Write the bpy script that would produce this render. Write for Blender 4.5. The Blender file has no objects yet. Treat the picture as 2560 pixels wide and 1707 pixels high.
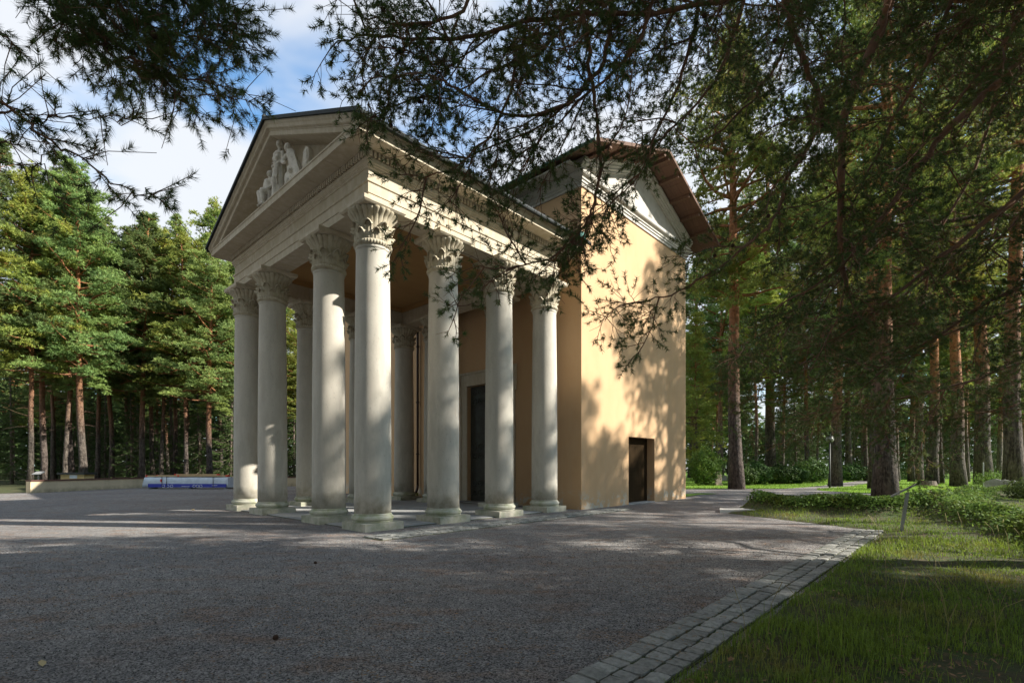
import bpy, math, random
import numpy as np
from mathutils import Vector, Matrix

C = bpy.context.scene
COL = C.collection
PI = math.pi

# ---------------------------------------------------------------- camera, sky, sun, exposure
cam_d = bpy.data.cameras.new('camera')
cam = bpy.data.objects.new('camera', cam_d); COL.objects.link(cam)
cam.location = (0, 0, 1.6); cam.rotation_euler = (PI/2, 0, 0)
cam_d.sensor_width = 36; cam_d.lens = 1254.9/2560*36
cam_d.shift_y = (1166.0-853.5)/2560
cam_d.clip_start = 0.05; cam_d.clip_end = 2000
C.camera = cam
SUN_DIR = Vector((0.993, -0.118, 0.0)).normalized()*math.cos(math.radians(32)) + Vector((0, 0, math.sin(math.radians(32))))
SUN_STRENGTH = 5.0
SKY_STRENGTH = 0.051
EXPOSURE = 1.12
w = bpy.data.worlds.new('World'); C.world = w; w.use_nodes = True
nt = w.node_tree; nt.nodes.clear()
def N(nt, typ, **kw):
    n = nt.nodes.new(typ)
    for k, v in kw.items():
        if k.startswith('i_'): n.inputs[k[2:].replace('_', ' ')].default_value = v
        else: setattr(n, k, v)
    return n
out = N(nt, 'ShaderNodeOutputWorld'); bg = N(nt, 'ShaderNodeBackground'); bg.inputs['Strength'].default_value = SKY_STRENGTH
sky = N(nt, 'ShaderNodeTexSky', sky_type='NISHITA', sun_disc=False)
sky.sun_elevation = math.radians(32); sky.sun_rotation = math.atan2(SUN_DIR.x, SUN_DIR.y)
sky.air_density = 1.0; sky.dust_density = 0.6; sky.ozone_density = 1.6
geo = N(nt, 'ShaderNodeNewGeometry')
sep = N(nt, 'ShaderNodeSeparateXYZ'); tc = N(nt, 'ShaderNodeTexCoord')
nt.links.new(tc.outputs['Generated'], sep.inputs[0])
mx = N(nt, 'ShaderNodeMath', operation='MAXIMUM'); mx.inputs[1].default_value = 0.06
ad = N(nt, 'ShaderNodeMath', operation='ADD'); ad.inputs[1].default_value = 0.12
nt.links.new(sep.outputs['Z'], mx.inputs[0]); nt.links.new(mx.outputs[0], ad.inputs[0])
dv = N(nt, 'ShaderNodeVectorMath', operation='SCALE'); inv = N(nt, 'ShaderNodeMath', operation='DIVIDE'); inv.inputs[0].default_value = 1
nt.links.new(ad.outputs[0], inv.inputs[1]); nt.links.new(tc.outputs['Generated'], dv.inputs[0]); nt.links.new(inv.outputs[0], dv.inputs['Scale'])
mp = N(nt, 'ShaderNodeMapping'); mp.inputs['Scale'].default_value = (1.0, 1.25, 0.25); mp.inputs['Rotation'].default_value = (0, 0, 0.5); mp.inputs['Location'].default_value = (3.3, 1.2, 0)
nt.links.new(dv.outputs[0], mp.inputs[0])
n1 = N(nt, 'ShaderNodeTexNoise'); n1.inputs['Scale'].default_value = 1.15; n1.inputs['Detail'].default_value = 5; n1.inputs['Roughness'].default_value = .50; n1.inputs['Distortion'].default_value = .25
nt.links.new(mp.outputs[0], n1.inputs['Vector'])
cr = N(nt, 'ShaderNodeValToRGB'); cr.color_ramp.elements[0].position = .33; cr.color_ramp.elements[1].position = .51
cr.color_ramp.interpolation = 'EASE'
nt.links.new(n1.outputs['Fac'], cr.inputs[0])
mul = N(nt, 'ShaderNodeMath', operation='MULTIPLY'); mul.inputs[1].default_value = .92
nt.links.new(cr.outputs[0], mul.inputs[0])
mixc = N(nt, 'ShaderNodeMix', data_type='RGBA')
tint = N(nt, 'ShaderNodeMix', data_type='RGBA', blend_type='MULTIPLY'); tint.inputs[0].default_value = 1
tint.inputs[7].default_value = (1.75, 2.6, 2.9, 1)
nt.links.new(sky.outputs[0], tint.inputs[6])
nt.links.new(mul.outputs[0], mixc.inputs[0]); nt.links.new(tint.outputs[2], mixc.inputs[6]); mixc.inputs[7].default_value = (8.6, 8.8, 9.1, 1)
nt.links.new(mixc.outputs[2], bg.inputs['Color']); nt.links.new(bg.outputs[0], out.inputs[0])
sl = bpy.data.lights.new('sun', 'SUN'); sl.energy = SUN_STRENGTH; sl.angle = math.radians(0.53); sl.color = (1.0, .945, .85)
so = bpy.data.objects.new('sun', sl); COL.objects.link(so); so.rotation_euler = SUN_DIR.to_track_quat('Z', 'Y').to_euler(); so.location = (40, 0, 40)
vs = C.view_settings; vs.view_transform = 'Standard'; vs.look = 'None'; vs.gamma = 1; vs.use_curve_mapping = False; vs.exposure = EXPOSURE
C.cycles.max_bounces = 7; C.cycles.diffuse_bounces = 4; C.cycles.transparent_max_bounces = 8
C.cycles.use_denoising = True
try: C.cycles.denoiser = 'OPENIMAGEDENOISE'
except Exception: pass

# ---------------------------------------------------------------- mesh helpers
def Z(v): return np.asarray(v, dtype=np.float64)
class MB:
    def __init__(s): s.v = []; s.l = []; s.t = []; s.m = []; s.n = 0
    def add(s, verts, faces, mat=0):
        verts = Z(verts).reshape(-1, 3)
        if isinstance(faces, np.ndarray):
            s.l.append((faces + s.n).ravel()); s.t.append(np.full(len(faces), faces.shape[1])); s.m.append(np.full(len(faces), mat))
        else:
            for f in faces:
                s.l.append(np.array(f) + s.n)
            s.t.append(np.array([len(f) for f in faces])); s.m.append(np.full(len(faces), mat))
        s.v.append(verts); s.n += len(verts)
        return s
    def xf(s, M):
        M = np.array(M)
        s.v = [v @ M[:3, :3].T + M[:3, 3] for v in s.v]; return s
    def box(s, a, b, mat=0):
        x0, y0, z0 = a; x1, y1, z1 = b
        v = [(x0,y0,z0),(x1,y0,z0),(x1,y1,z0),(x0,y1,z0),(x0,y0,z1),(x1,y0,z1),(x1,y1,z1),(x0,y1,z1)]
        return s.add(v, np.array([[0,3,2,1],[4,5,6,7],[0,1,5,4],[1,2,6,5],[2,3,7,6],[3,0,4,7]]), mat)
    def lathe(s, prof, n=32, c=(0,0), mod=None, mat=0, cap=True):
        a = np.linspace(0, 2*PI, n, endpoint=False)
        P = Z(prof); k = len(P)
        v = np.zeros((k, n, 3))
        for i, (r, h) in enumerate(P):
            rr = r*np.ones(n) if mod is None else mod(i, r, a)
            v[i,:,0] = c[0]+rr*np.cos(a); v[i,:,1] = c[1]+rr*np.sin(a); v[i,:,2] = h
        i, j = np.meshgrid(np.arange(k-1), np.arange(n), indexing='ij')
        f = np.stack([i*n+j, i*n+(j+1)%n, (i+1)*n+(j+1)%n, (i+1)*n+j], -1).reshape(-1, 4)
        s.add(v.reshape(-1, 3), f, mat)
        if cap:
            s.l.append(np.arange(n)[::-1]+s.n-k*n); s.t.append(np.array([n])); s.m.append(np.array([mat]))
            s.l.append(np.arange(n)+s.n-n); s.t.append(np.array([n])); s.m.append(np.array([mat]))
        return s
    def tube(s, pts, rad, n=6, mat=0, caps=True):
        P = Z(pts); k = len(P); rad = np.broadcast_to(Z(rad), (k,))
        T = np.gradient(P, axis=0); T /= np.linalg.norm(T, axis=1, keepdims=True)+1e-12
        ref = np.eye(3)[int(np.argmin(np.abs(T).max(0)))]
        U = np.cross(T, ref); U /= np.linalg.norm(U, axis=1, keepdims=True)+1e-12
        V = np.cross(T, U)
        a = np.linspace(0, 2*PI, n, endpoint=False)
        v = P[:, None] + rad[:, None, None]*(np.cos(a)[None, :, None]*U[:, None]+np.sin(a)[None, :, None]*V[:, None])
        i, j = np.meshgrid(np.arange(k-1), np.arange(n), indexing='ij')
        f = np.stack([i*n+j, (i+1)*n+j, (i+1)*n+(j+1)%n, i*n+(j+1)%n], -1).reshape(-1, 4)
        b0 = s.n
        s.add(v.reshape(-1, 3), f, mat)
        if caps:
            s.l.append(np.arange(n)+b0); s.t.append(np.array([n])); s.m.append(np.array([mat]))
            s.l.append(np.arange(n)[::-1]+b0+(k-1)*n); s.t.append(np.array([n])); s.m.append(np.array([mat]))
        return s
    def ball(s, c, r, n=10, mat=0):
        r = np.broadcast_to(Z(r), (3,)); k = max(5, n//2+1)
        ph = np.linspace(-PI/2, PI/2, k); a = np.linspace(0, 2*PI, n, endpoint=False)
        v = np.stack([np.cos(ph)[:, None]*np.cos(a), np.cos(ph)[:, None]*np.sin(a), np.repeat(np.sin(ph)[:, None], n, 1)], -1)*r+Z(c)
        i, j = np.meshgrid(np.arange(k-1), np.arange(n), indexing='ij')
        f = np.stack([i*n+j, i*n+(j+1)%n, (i+1)*n+(j+1)%n, (i+1)*n+j], -1).reshape(-1, 4)
        return s.add(v.reshape(-1, 3), f, mat)
    def prism(s, poly, a, b, mat=0):
        """poly: 3D ring a-list and b-list of same length"""
        n = len(a); v = list(a)+list(b)
        fs = [list(range(n))[::-1], [n+i for i in range(n)]]+[[i, (i+1)%n, n+(i+1)%n, n+i] for i in range(n)]
        return s.add(v, fs, mat)
    def mesh(s, name, mats, smooth=False):
        me = bpy.data.meshes.new(name)
        v = np.concatenate(s.v).astype(np.float32); l = np.concatenate(s.l).astype(np.int32); t = np.concatenate(s.t).astype(np.int32)
        me.vertices.add(len(v)); me.vertices.foreach_set('co', v.ravel())
        me.loops.add(len(l)); me.loops.foreach_set('vertex_index', l)
        me.polygons.add(len(t)); st = np.concatenate([[0], np.cumsum(t)[:-1]]).astype(np.int32)
        me.polygons.foreach_set('loop_start', st)
        me.polygons.foreach_set('material_index', np.concatenate(s.m).astype(np.int32))
        me.polygons.foreach_set('use_smooth', np.full(len(t), smooth))
        for m in (mats if isinstance(mats, (list, tuple)) else [mats]): me.materials.append(m)
        me.update(calc_edges=True)
        return me
def link(name, data, parent=None):
    o = bpy.data.objects.new(name, data); COL.objects.link(o)
    if parent: o.parent = parent
    return o
def obj(name, mb, mat, parent=None, smooth=False):
    return link(name, mb.mesh(name, mat, smooth), parent)
def tag(o, label=None, cat=None, group=None, kind=None):
    if label: o['label'] = label
    if cat: o['category'] = cat
    if group: o['group'] = group
    if kind: o['kind'] = kind
    return o
def thing(name, label, cat, loc=(0,0,0), rz=0, group=None):
    o = link(name, None); o.location = loc; o.rotation_euler = (0, 0, rz); o.empty_display_size = .2
    return tag(o, label, cat, group)
def autosmooth(o, ang=35):
    me = o.data
    me.polygons.foreach_set('use_smooth', [True]*len(me.polygons))
    try: me.set_sharp_from_angle(angle=math.radians(ang))
    except Exception: pass
def smst(x): x = np.clip(x, 0, 1); return x*x*(3-2*x)

# ---------------------------------------------------------------- materials
def mat(name, base, rough=.85, noise=(), bump=(), spec=.3, coord='Object', extra=None, transl=0, obj_rand=0, island=0, vary=False):
    """noise: list of (scale, colour, lo, hi, stretch) mixed over base; bump: list of (scale, strength, distance)"""
    m = bpy.data.materials.new(name); m.use_nodes = True; t = m.node_tree
    p = t.nodes['Principled BSDF']; p.inputs['Roughness'].default_value = rough; p.inputs['Specular IOR Level'].default_value = spec
    tcn = N(t, 'ShaderNodeTexCoord')
    if vary:      # every copy of a mesh shows its own part of the stain pattern
        oi_ = N(t, 'ShaderNodeObjectInfo'); m_a = N(t, 'ShaderNodeMath', operation='MULTIPLY'); m_a.inputs[1].default_value = 31; m_b = N(t, 'ShaderNodeMath', operation='MULTIPLY'); m_b.inputs[1].default_value = -17
        t.links.new(oi_.outputs['Random'], m_a.inputs[0]); t.links.new(oi_.outputs['Random'], m_b.inputs[0]); cx_ = N(t, 'ShaderNodeCombineXYZ'); t.links.new(m_a.outputs[0], cx_.inputs[0]); t.links.new(m_b.outputs[0], cx_.inputs[1])
        va = N(t, 'ShaderNodeVectorMath', operation='ADD'); t.links.new(tcn.outputs['Object'], va.inputs[0]); t.links.new(cx_.outputs[0], va.inputs[1])
        class _TC: outputs = {'Object': va.outputs[0]}
        tcn = _TC
    col = N(t, 'ShaderNodeRGB'); col.outputs[0].default_value = (*base, 1); cur = col.outputs[0]
    for (sc, c, lo, hi, st) in noise:
        mpn = N(t, 'ShaderNodeMapping'); mpn.inputs['Scale'].default_value = st; t.links.new(tcn.outputs[coord], mpn.inputs[0])
        nn = N(t, 'ShaderNodeTexNoise'); nn.inputs['Scale'].default_value = sc; nn.inputs['Detail'].default_value = 6; nn.inputs['Roughness'].default_value = .6
        t.links.new(mpn.outputs[0], nn.inputs['Vector'])
        r = N(t, 'ShaderNodeMapRange'); r.inputs[1].default_value = lo; r.inputs[2].default_value = hi; t.links.new(nn.outputs['Fac'], r.inputs[0])
        mi = N(t, 'ShaderNodeMix', data_type='RGBA'); t.links.new(r.outputs[0], mi.inputs[0]); t.links.new(cur, mi.inputs[6])
        if len(c) == 4:
            mi.inputs[7].default_value = (*c[:3], 1); mm = N(t, 'ShaderNodeMath', operation='MULTIPLY'); mm.inputs[1].default_value = c[3]
            t.links.new(r.outputs[0], mm.inputs[0]); t.links.new(mm.outputs[0], mi.inputs[0])
        else: mi.inputs[7].default_value = (*c, 1)
        cur = mi.outputs[2]
    if obj_rand or island:
        hs = N(t, 'ShaderNodeHueSaturation'); t.links.new(cur, hs.inputs['Color']); prev = None
        if obj_rand:
            oi = N(t, 'ShaderNodeObjectInfo'); r = N(t, 'ShaderNodeMapRange'); r.inputs[3].default_value = 1-obj_rand; r.inputs[4].default_value = 1+obj_rand
            t.links.new(oi.outputs['Random'], r.inputs[0]); prev = r.outputs[0]
            r2 = N(t, 'ShaderNodeMapRange'); r2.inputs[3].default_value = .5-obj_rand*.06; r2.inputs[4].default_value = .5+obj_rand*.06
            mu = N(t, 'ShaderNodeMath', operation='MULTIPLY'); mu.inputs[1].default_value = 7.13; fr = N(t, 'ShaderNodeMath', operation='FRACT')
            t.links.new(oi.outputs['Random'], mu.inputs[0]); t.links.new(mu.outputs[0], fr.inputs[0]); t.links.new(fr.outputs[0], r2.inputs[0]); t.links.new(r2.outputs[0], hs.inputs['Hue'])
        if island:
            g = N(t, 'ShaderNodeNewGeometry'); r = N(t, 'ShaderNodeMapRange'); r.inputs[3].default_value = 1-island; r.inputs[4].default_value = 1+island
            t.links.new(g.outputs['Random Per Island'], r.inputs[0])
            if prev:
                mu = N(t, 'ShaderNodeMath', operation='MULTIPLY'); t.links.new(prev, mu.inputs[0]); t.links.new(r.outputs[0], mu.inputs[1]); prev = mu.outputs[0]
            else: prev = r.outputs[0]
        t.links.new(prev, hs.inputs['Value']); cur = hs.outputs[0]
    if extra: cur = extra(t, tcn, cur)
    t.links.new(cur, p.inputs['Base Color'])
    nrm = None
    for (sc, strength, dist) in bump:
        nn = N(t, 'ShaderNodeTexNoise'); nn.inputs['Scale'].default_value = sc; nn.inputs['Detail'].default_value = 5; nn.inputs['Roughness'].default_value = .65
        t.links.new(tcn.outputs[coord], nn.inputs['Vector'])
        b = N(t, 'ShaderNodeBump'); b.inputs['Strength'].default_value = strength; b.inputs['Distance'].default_value = dist
        t.links.new(nn.outputs['Fac'], b.inputs['Height'])
        if nrm: t.links.new(nrm, b.inputs['Normal'])
        nrm = b.outputs[0]
    if nrm: t.links.new(nrm, p.inputs['Normal'])
    if transl:
        tr = N(t, 'ShaderNodeBsdfTranslucent'); ms = N(t, 'ShaderNodeMixShader'); ms.inputs[0].default_value = transl
        hs2 = N(t, 'ShaderNodeHueSaturation'); hs2.inputs['Value'].default_value = 1.3; hs2.inputs['Hue'].default_value = .485
        t.links.new(cur, hs2.inputs['Color']); t.links.new(hs2.outputs[0], tr.inputs['Color'])
        o_ = t.nodes['Material Output']; t.links.new(p.outputs[0], ms.inputs[1]); t.links.new(tr.outputs[0], ms.inputs[2]); t.links.new(ms.outputs[0], o_.inputs[0])
    return m
I1 = (1, 1, 1)
def low_dirt(colour, h0, h1, sc=3.0, amt=.8, thr=(.35, .65)):
    """weathering that belongs to the foot of a wall or column: a ragged band between heights h0..h1 (object z)"""
    def f(t, tcn, cur):
        s_ = N(t, 'ShaderNodeSeparateXYZ'); t.links.new(tcn.outputs['Object'], s_.inputs[0])
        r = N(t, 'ShaderNodeMapRange'); r.inputs[1].default_value = h0; r.inputs[2].default_value = h1; r.inputs[3].default_value = 1; r.inputs[4].default_value = 0
        t.links.new(s_.outputs['Z'], r.inputs[0])
        n = N(t, 'ShaderNodeTexNoise'); n.inputs['Scale'].default_value = sc; n.inputs['Detail'].default_value = 7; n.inputs['Roughness'].default_value = .65
        t.links.new(tcn.outputs['Object'], n.inputs['Vector'])
        r2 = N(t, 'ShaderNodeMapRange'); r2.inputs[1].default_value = thr[0]; r2.inputs[2].default_value = thr[1]; t.links.new(n.outputs['Fac'], r2.inputs[0])
        m1 = N(t, 'ShaderNodeMath', operation='MULTIPLY'); t.links.new(r.outputs[0], m1.inputs[0]); t.links.new(r2.outputs[0], m1.inputs[1])
        m2 = N(t, 'ShaderNodeMath', operation='MULTIPLY', use_clamp=True); m2.inputs[1].default_value = amt; t.links.new(m1.outputs[0], m2.inputs[0])
        mi = N(t, 'ShaderNodeMix', data_type='RGBA'); t.links.new(m2.outputs[0], mi.inputs[0]); t.links.new(cur, mi.inputs[6]); mi.inputs[7].default_value = (*colour, 1)
        return mi.outputs[2]
    return f
M = {}
M['plaster'] = mat('ochre_plaster', (.56, .365, .205), .9, [(.35, (.525, .335, .18), .4, .7, I1), (2.2, (.595, .405, .235, .5), .45, .75, (1, 1, .35)), (1.0, (.47, .34, .22, .5), .54, .74, (2.5, 2.5, .16))], [(60, .08, .004), (3, .12, .02)], extra=low_dirt((.50, .45, .36), .1, .75, 2.2, 1.3, (.50, .58)))
M['stone'] = mat('pale_limestone', (.48, .415, .31), .85, [(.8, (.42, .355, .25), .4, .7, I1), (6, (.58, .52, .42, .7), .45, .7, (1, 1, .4))], [(80, .1, .003)])
M['shaft'] = mat('column_stone', (.49, .45, .38), .8, [(.9, (.41, .38, .32), .4, .65, (1, 1, .35)), (5, (.54, .505, .43, .8), .45, .7, (1, 1, .3)), (28, (.26, .25, .22, .6), .60, .70, (1, 1, .45)), (9, (.42, .33, .27, .5), .62, .74, (1, 1, .12))], [(70, .15, .004)], extra=low_dirt((.20, .185, .12), .35, 1.15, 3.2, .75, (.46, .66)), vary=True)
M['capital'] = mat('carved_stone', (.46, .41, .31), .85, [(6, (.34, .29, .20), .42, .68, I1)], [(60, .15, .004)], vary=True)
M['plinth'] = mat('mossy_stone', (.46, .43, .35), .85, [(2.5, (.25, .27, .19), .45, .65, I1), (9, (.36, .34, .24, .7), .5, .7, I1)], [(50, .2, .006)], vary=True)
M['torus'] = mat('base_stone', (.45, .44, .36), .8, [(3, (.28, .30, .18), .45, .65, I1)], [(50, .15, .004)], vary=True)
M['statue'] = mat('carved_figure_stone', (.64, .60, .52), .85, [(7, (.45, .41, .34), .48, .72, I1)], [(40, .15, .01)])
M['roof'] = mat('dark_roof_metal', (.016, .020, .021), .7, [(3, (.022, .028, .026), .4, .7, I1)])
M['copper'] = mat('green_copper', (.07, .16, .12), .6, [(5, (.05, .08, .07), .4, .7, I1)])
M['copper_bright'] = mat('turquoise_copper', (.06, .20, .17), .7)
M['brownwood'] = mat('brown_boards', (.165, .098, .070), .85, [(3, (.12, .07, .05), .4, .7, (.3, 6, 1))], [(30, .1, .004)])
M['white'] = mat('white_render', (.50, .475, .43), .85, [(3, (.40, .38, .34), .45, .7, I1)], [(60, .08, .003)])
M['ceiling'] = mat('ceiling_plaster', (.42, .25, .10), .9, [(1, (.37, .21, .085), .4, .7, I1)])
M['bronze'] = mat('dark_bronze_door', (.035, .034, .026), .5, [(4, (.05, .06, .045), .45, .7, I1)], [(20, .2, .006)], spec=.5)
M['darkdoor'] = mat('dark_brown_door', (.036, .023, .011), .95, [(4, (.025, .016, .008), .4, .7, (6, 6, .5))], spec=.05)
M['pipe'] = mat('dark_pipe', (.035, .02, .015), .5)
M['slab'] = mat('grey_paving_slab', (.30, .30, .29), .8, [(2, (.24, .24, .235), .4, .7, I1), (20, (.36, .36, .34, .5), .5, .7, I1)], [(60, .15, .003)], obj_rand=.12)
M['sett'] = mat('granite_sett', (.30, .295, .27), .8, [(3, (.18, .18, .165), .4, .65, I1), (30, (.40, .40, .37, .6), .5, .7, I1), (7, (.20, .22, .13, .7), .58, .7, I1)], [(35, .6, .01), (110, .5, .003)], obj_rand=.25, vary=True)
M['bark'] = mat('pine_bark', (.19, .145, .115), .95, [(2.2, (.11, .085, .07), .45, .6, (2.2, 2.2, .5)), (9, (.26, .21, .17), .5, .7, (1.5, 1.5, .4))], [(5, 1, .08), (22, .8, .03)])
def bark_mix(t, tcn, cur):
    s_ = N(t, 'ShaderNodeSeparateXYZ'); t.links.new(tcn.outputs['Object'], s_.inputs[0])
    r = N(t, 'ShaderNodeMapRange'); r.inputs[1].default_value = 4.0; r.inputs[2].default_value = 11.0; t.links.new(s_.outputs['Z'], r.inputs[0])
    mi = N(t, 'ShaderNodeMix', data_type='RGBA'); t.links.new(r.outputs[0], mi.inputs[0]); t.links.new(cur, mi.inputs[6]); mi.inputs[7].default_value = (.40, .175, .075, 1)
    n = N(t, 'ShaderNodeTexNoise'); n.inputs['Scale'].default_value = 6; t.links.new(tcn.outputs['Object'], n.inputs['Vector'])
    mi2 = N(t, 'ShaderNodeMix', data_type='RGBA', blend_type='MULTIPLY'); mi2.inputs[0].default_value = .7; t.links.new(mi.outputs[2], mi2.inputs[6]); t.links.new(n.outputs['Color'], mi2.inputs[7])
    cr_ = N(t, 'ShaderNodeMix', data_type='RGBA'); rr = N(t, 'ShaderNodeMapRange'); rr.inputs[1].default_value = .35; rr.inputs[2].default_value = .65
    t.links.new(n.outputs['Fac'], rr.inputs[0]); t.links.new(rr.outputs[0], cr_.inputs[0]); t.links.new(mi.outputs[2], cr_.inputs[7])
    dk = N(t, 'ShaderNodeHueSaturation'); dk.inputs['Value'].default_value = .55; t.links.new(mi.outputs[2], dk.inputs['Color']); t.links.new(dk.outputs[0], cr_.inputs[6])
    return cr_.outputs[2]
M['bark_tree'] = mat('scots_pine_bark', (.125, .100, .082), .95, [(2.6, (.050, .038, .032), .46, .56, (3, 3, .45)), (11, (.20, .17, .145, .7), .5, .66, (2, 2, .5))], [(6, 1, .12), (20, .9, .04)], extra=bark_mix, obj_rand=.25)
M['twig'] = mat('pine_twig_bark', (.17, .095, .06), .9, [(4, (.26, .12, .055), .5, .68, I1)], [(40, .5, .01)])
M['deadtwig'] = mat('dead_grey_twig', (.30, .26, .22), .9)
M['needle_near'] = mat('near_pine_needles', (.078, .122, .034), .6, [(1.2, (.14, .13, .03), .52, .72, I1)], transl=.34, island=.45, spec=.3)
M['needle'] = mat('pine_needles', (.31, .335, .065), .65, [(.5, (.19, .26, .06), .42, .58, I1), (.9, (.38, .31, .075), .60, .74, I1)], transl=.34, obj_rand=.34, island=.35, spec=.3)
M['needle_cool'] = mat('cool_pine_needles', (.21, .285, .080), .65, [(.5, (.14, .22, .07), .42, .58, I1), (1.1, (.30, .25, .08), .64, .74, I1)], transl=.34, obj_rand=.30, island=.35, spec=.3)
M['needle_dark'] = mat('spruce_needles', (.085, .135, .035), .65, [(.6, (.06, .10, .03), .42, .6, I1)], transl=.22, obj_rand=.25, island=.3)
M['leaf'] = mat('shrub_leaves', (.095, .18, .035), .65, [(1.5, (.13, .17, .03), .5, .7, I1)], transl=.32, obj_rand=.15, island=.35, spec=.15)
M['grassblade'] = mat('grass_blades', (.165, .24, .032), .6, [(.8, (.25, .22, .06), .54, .68, I1), (.35, (.12, .20, .025), .45, .6, I1)], transl=.3, island=.4)
M['lawnfar'] = mat('mown_lawn', (.20, .34, .04), .9, [(.35, (.14, .26, .032), .4, .6, I1), (9, (.27, .37, .07, .7), .45, .7, I1), (60, (.05, .09, .02, .6), .45, .62, I1)], [(40, .8, .04)])
M['soil'] = mat('rough_turf_soil', (.065, .06, .028), .95, [(1.3, (.05, .075, .02), .4, .6, I1), (12, (.13, .085, .045, .8), .52, .66, I1)], [(14, .8, .05), (60, .6, .02)])
def gravel_extra(t, tcn, cur):
    vz = N(t, 'ShaderNodeTexVoronoi'); vz.inputs['Scale'].default_value = 75; t.links.new(tcn.outputs['Object'], vz.inputs['Vector'])
    sp = N(t, 'ShaderNodeSeparateColor'); t.links.new(vz.outputs['Color'], sp.inputs[0])
    r = N(t, 'ShaderNodeMapRange'); r.inputs[3].default_value = .25; r.inputs[4].default_value = 2.0; t.links.new(sp.outputs[0], r.inputs[0])
    hs = N(t, 'ShaderNodeHueSaturation'); t.links.new(cur, hs.inputs['Color']); t.links.new(r.outputs[0], hs.inputs['Value'])
    return hs.outputs[0]
M['gravel'] = mat('grey_gravel', (.178, .168, .158), .95, [(.22, (.128, .118, .114), .42, .60, I1), (1.1, (.165, .11, .08, .75), .5, .66, (1, 2.2, 1)), (4, (.24, .225, .21, .6), .45, .7, I1)], [(90, .9, .012), (35, .5, .015)], extra=gravel_extra)
M['pebble'] = mat('gravel_stone', (.13, .13, .135), .9, island=.95)
M['litter'] = mat('dry_needles', (.30, .16, .06), .9, island=.5)
M['lowwall'] = mat('cream_wall_plaster', (.56, .46, .30), .9, [(1, (.42, .35, .23), .45, .7, (1, 1, .5))], extra=low_dirt((.22, .20, .12), 0, .3, 3, 1))
M['cap'] = mat('brown_metal_cap', (.10, .045, .035), .55)
M['wrap'] = mat('pale_plastic_wrap', (.55, .62, .68), .35, [(2, (.46, .52, .58), .4, .6, I1)], [(2.5, .6, .05)], spec=.5)
M['blue'] = mat('blue_print_wrap', (.02, .035, .34), .4, [], [(2.5, .5, .04)], spec=.5)
M['whiteprint'] = mat('white_print', (.7, .72, .75), .5)
M['red'] = mat('red_tag', (.65, .04, .03), .5)
M['timber'] = mat('raw_timber', (.50, .36, .20), .8, [(5, (.38, .26, .14), .4, .7, (.3, 5, 5))])
M['strap'] = mat('black_strap', (.03, .03, .03), .6)
M['metal'] = mat('galvanised_metal', (.30, .30, .29), .5, [(5, (.22, .22, .21), .4, .7, I1)], spec=.5)
M['darkmetal'] = mat('dark_paint_metal', (.03, .033, .03), .5)
M['globe'] = mat('pale_lamp_globe', (.22, .22, .20), .3, spec=.5)
M['granite'] = mat('grave_granite', (.32, .31, .30), .7, [(6, (.22, .21, .20), .4, .7, I1)])
M['pinkstone'] = mat('pale_sandstone', (.50, .40, .32), .8)
M['yellowleaf'] = mat('yellow_green_leaf', (.35, .36, .08), .6, transl=.2)
M['whitestone'] = mat('white_stone_slab', (.60, .57, .52), .8, [(5, (.5, .47, .42), .4, .7, I1)])
M['shrubleaf'] = mat('dark_shrub_leaves', (.050, .10, .025), .6, [(1.5, (.07, .11, .02), .5, .7, I1)], transl=.25, obj_rand=.25, island=.4, spec=.15)
M['boxwood'] = mat('painted_cream_box', (.50, .38, .18), .8)

# ---------------------------------------------------------------- frame of the building: local x = s, local y = t
P0 = Vector((-3.572, 12.209, 0)); TH = PI/2-.747
cS = np.array([math.cos(TH), math.sin(TH)]); cT = np.array([-math.sin(TH), math.cos(TH)])
def WC(s, t): return cS*s+cT*t        # camera-origin frame with the same axes

# ================================================================ GROUND
def ground_grid(name, x0, x1, y0, y1, n, m):
    mb = MB(); xs = np.linspace(x0, x1, n); ys = np.linspace(y0, y1, m)
    X, Y = np.meshgrid(xs, ys, indexing='ij'); return X, Y
def grid_mb(X, Y, H):
    n, m = X.shape; i, j = np.meshgrid(np.arange(n-1), np.arange(m-1), indexing='ij')
    f = np.stack([i*m+j, (i+1)*m+j, (i+1)*m+j+1, i*m+j+1], -1).reshape(-1, 4)
    return MB().add(np.stack([X, Y, H], -1).reshape(-1, 3), f)
def vnoise(x, y, sc, seed=0):
    r = np.random.RandomState(seed); h = 0
    for k in range(6):
        a = r.rand()*6.28; fx = math.cos(a)*sc*(1+k*.45); fy = math.sin(a)*sc*(1+k*.45)
        h = h+np.sin(x*fx+y*fy+r.rand()*6.28)/(1+k*.45)
    return h/3
def sdf(poly, x, y):
    """signed distance, positive inside"""
    P = Z(poly); Q = np.roll(P, -1, 0); d = np.full(x.shape, 1e9); ins = np.zeros(x.shape, bool)
    for (ax, ay), (bx, by) in zip(P, Q):
        ex, ey = bx-ax, by-ay; tt = np.clip(((x-ax)*ex+(y-ay)*ey)/(ex*ex+ey*ey+1e-9), 0, 1)
        d = np.minimum(d, np.hypot(x-ax-tt*ex, y-ay-tt*ey))
        c = ((ay > y) != (by > y)) & (x < (bx-ax)*(y-ay)/(by-ay+1e-12)+ax); ins ^= c
    return np.where(ins, d, -d)
def pdist(line, x, y):
    d = np.full(x.shape, 1e9)
    for (ax, ay), (bx, by) in zip(line[:-1], line[1:]):
        ex, ey = bx-ax, by-ay; tt = np.clip(((x-ax)*ex+(y-ay)*ey)/(ex*ex+ey*ey+1e-9), 0, 1)
        d = np.minimum(d, np.hypot(x-ax-tt*ex, y-ay-tt*ey))
    return d
X, Y = ground_grid('g', -400, 400, -60, 700, 41, 39)
tag(obj('ground', grid_mb(X, Y, X*0-.004), M['gravel']), kind='structure')

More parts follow.
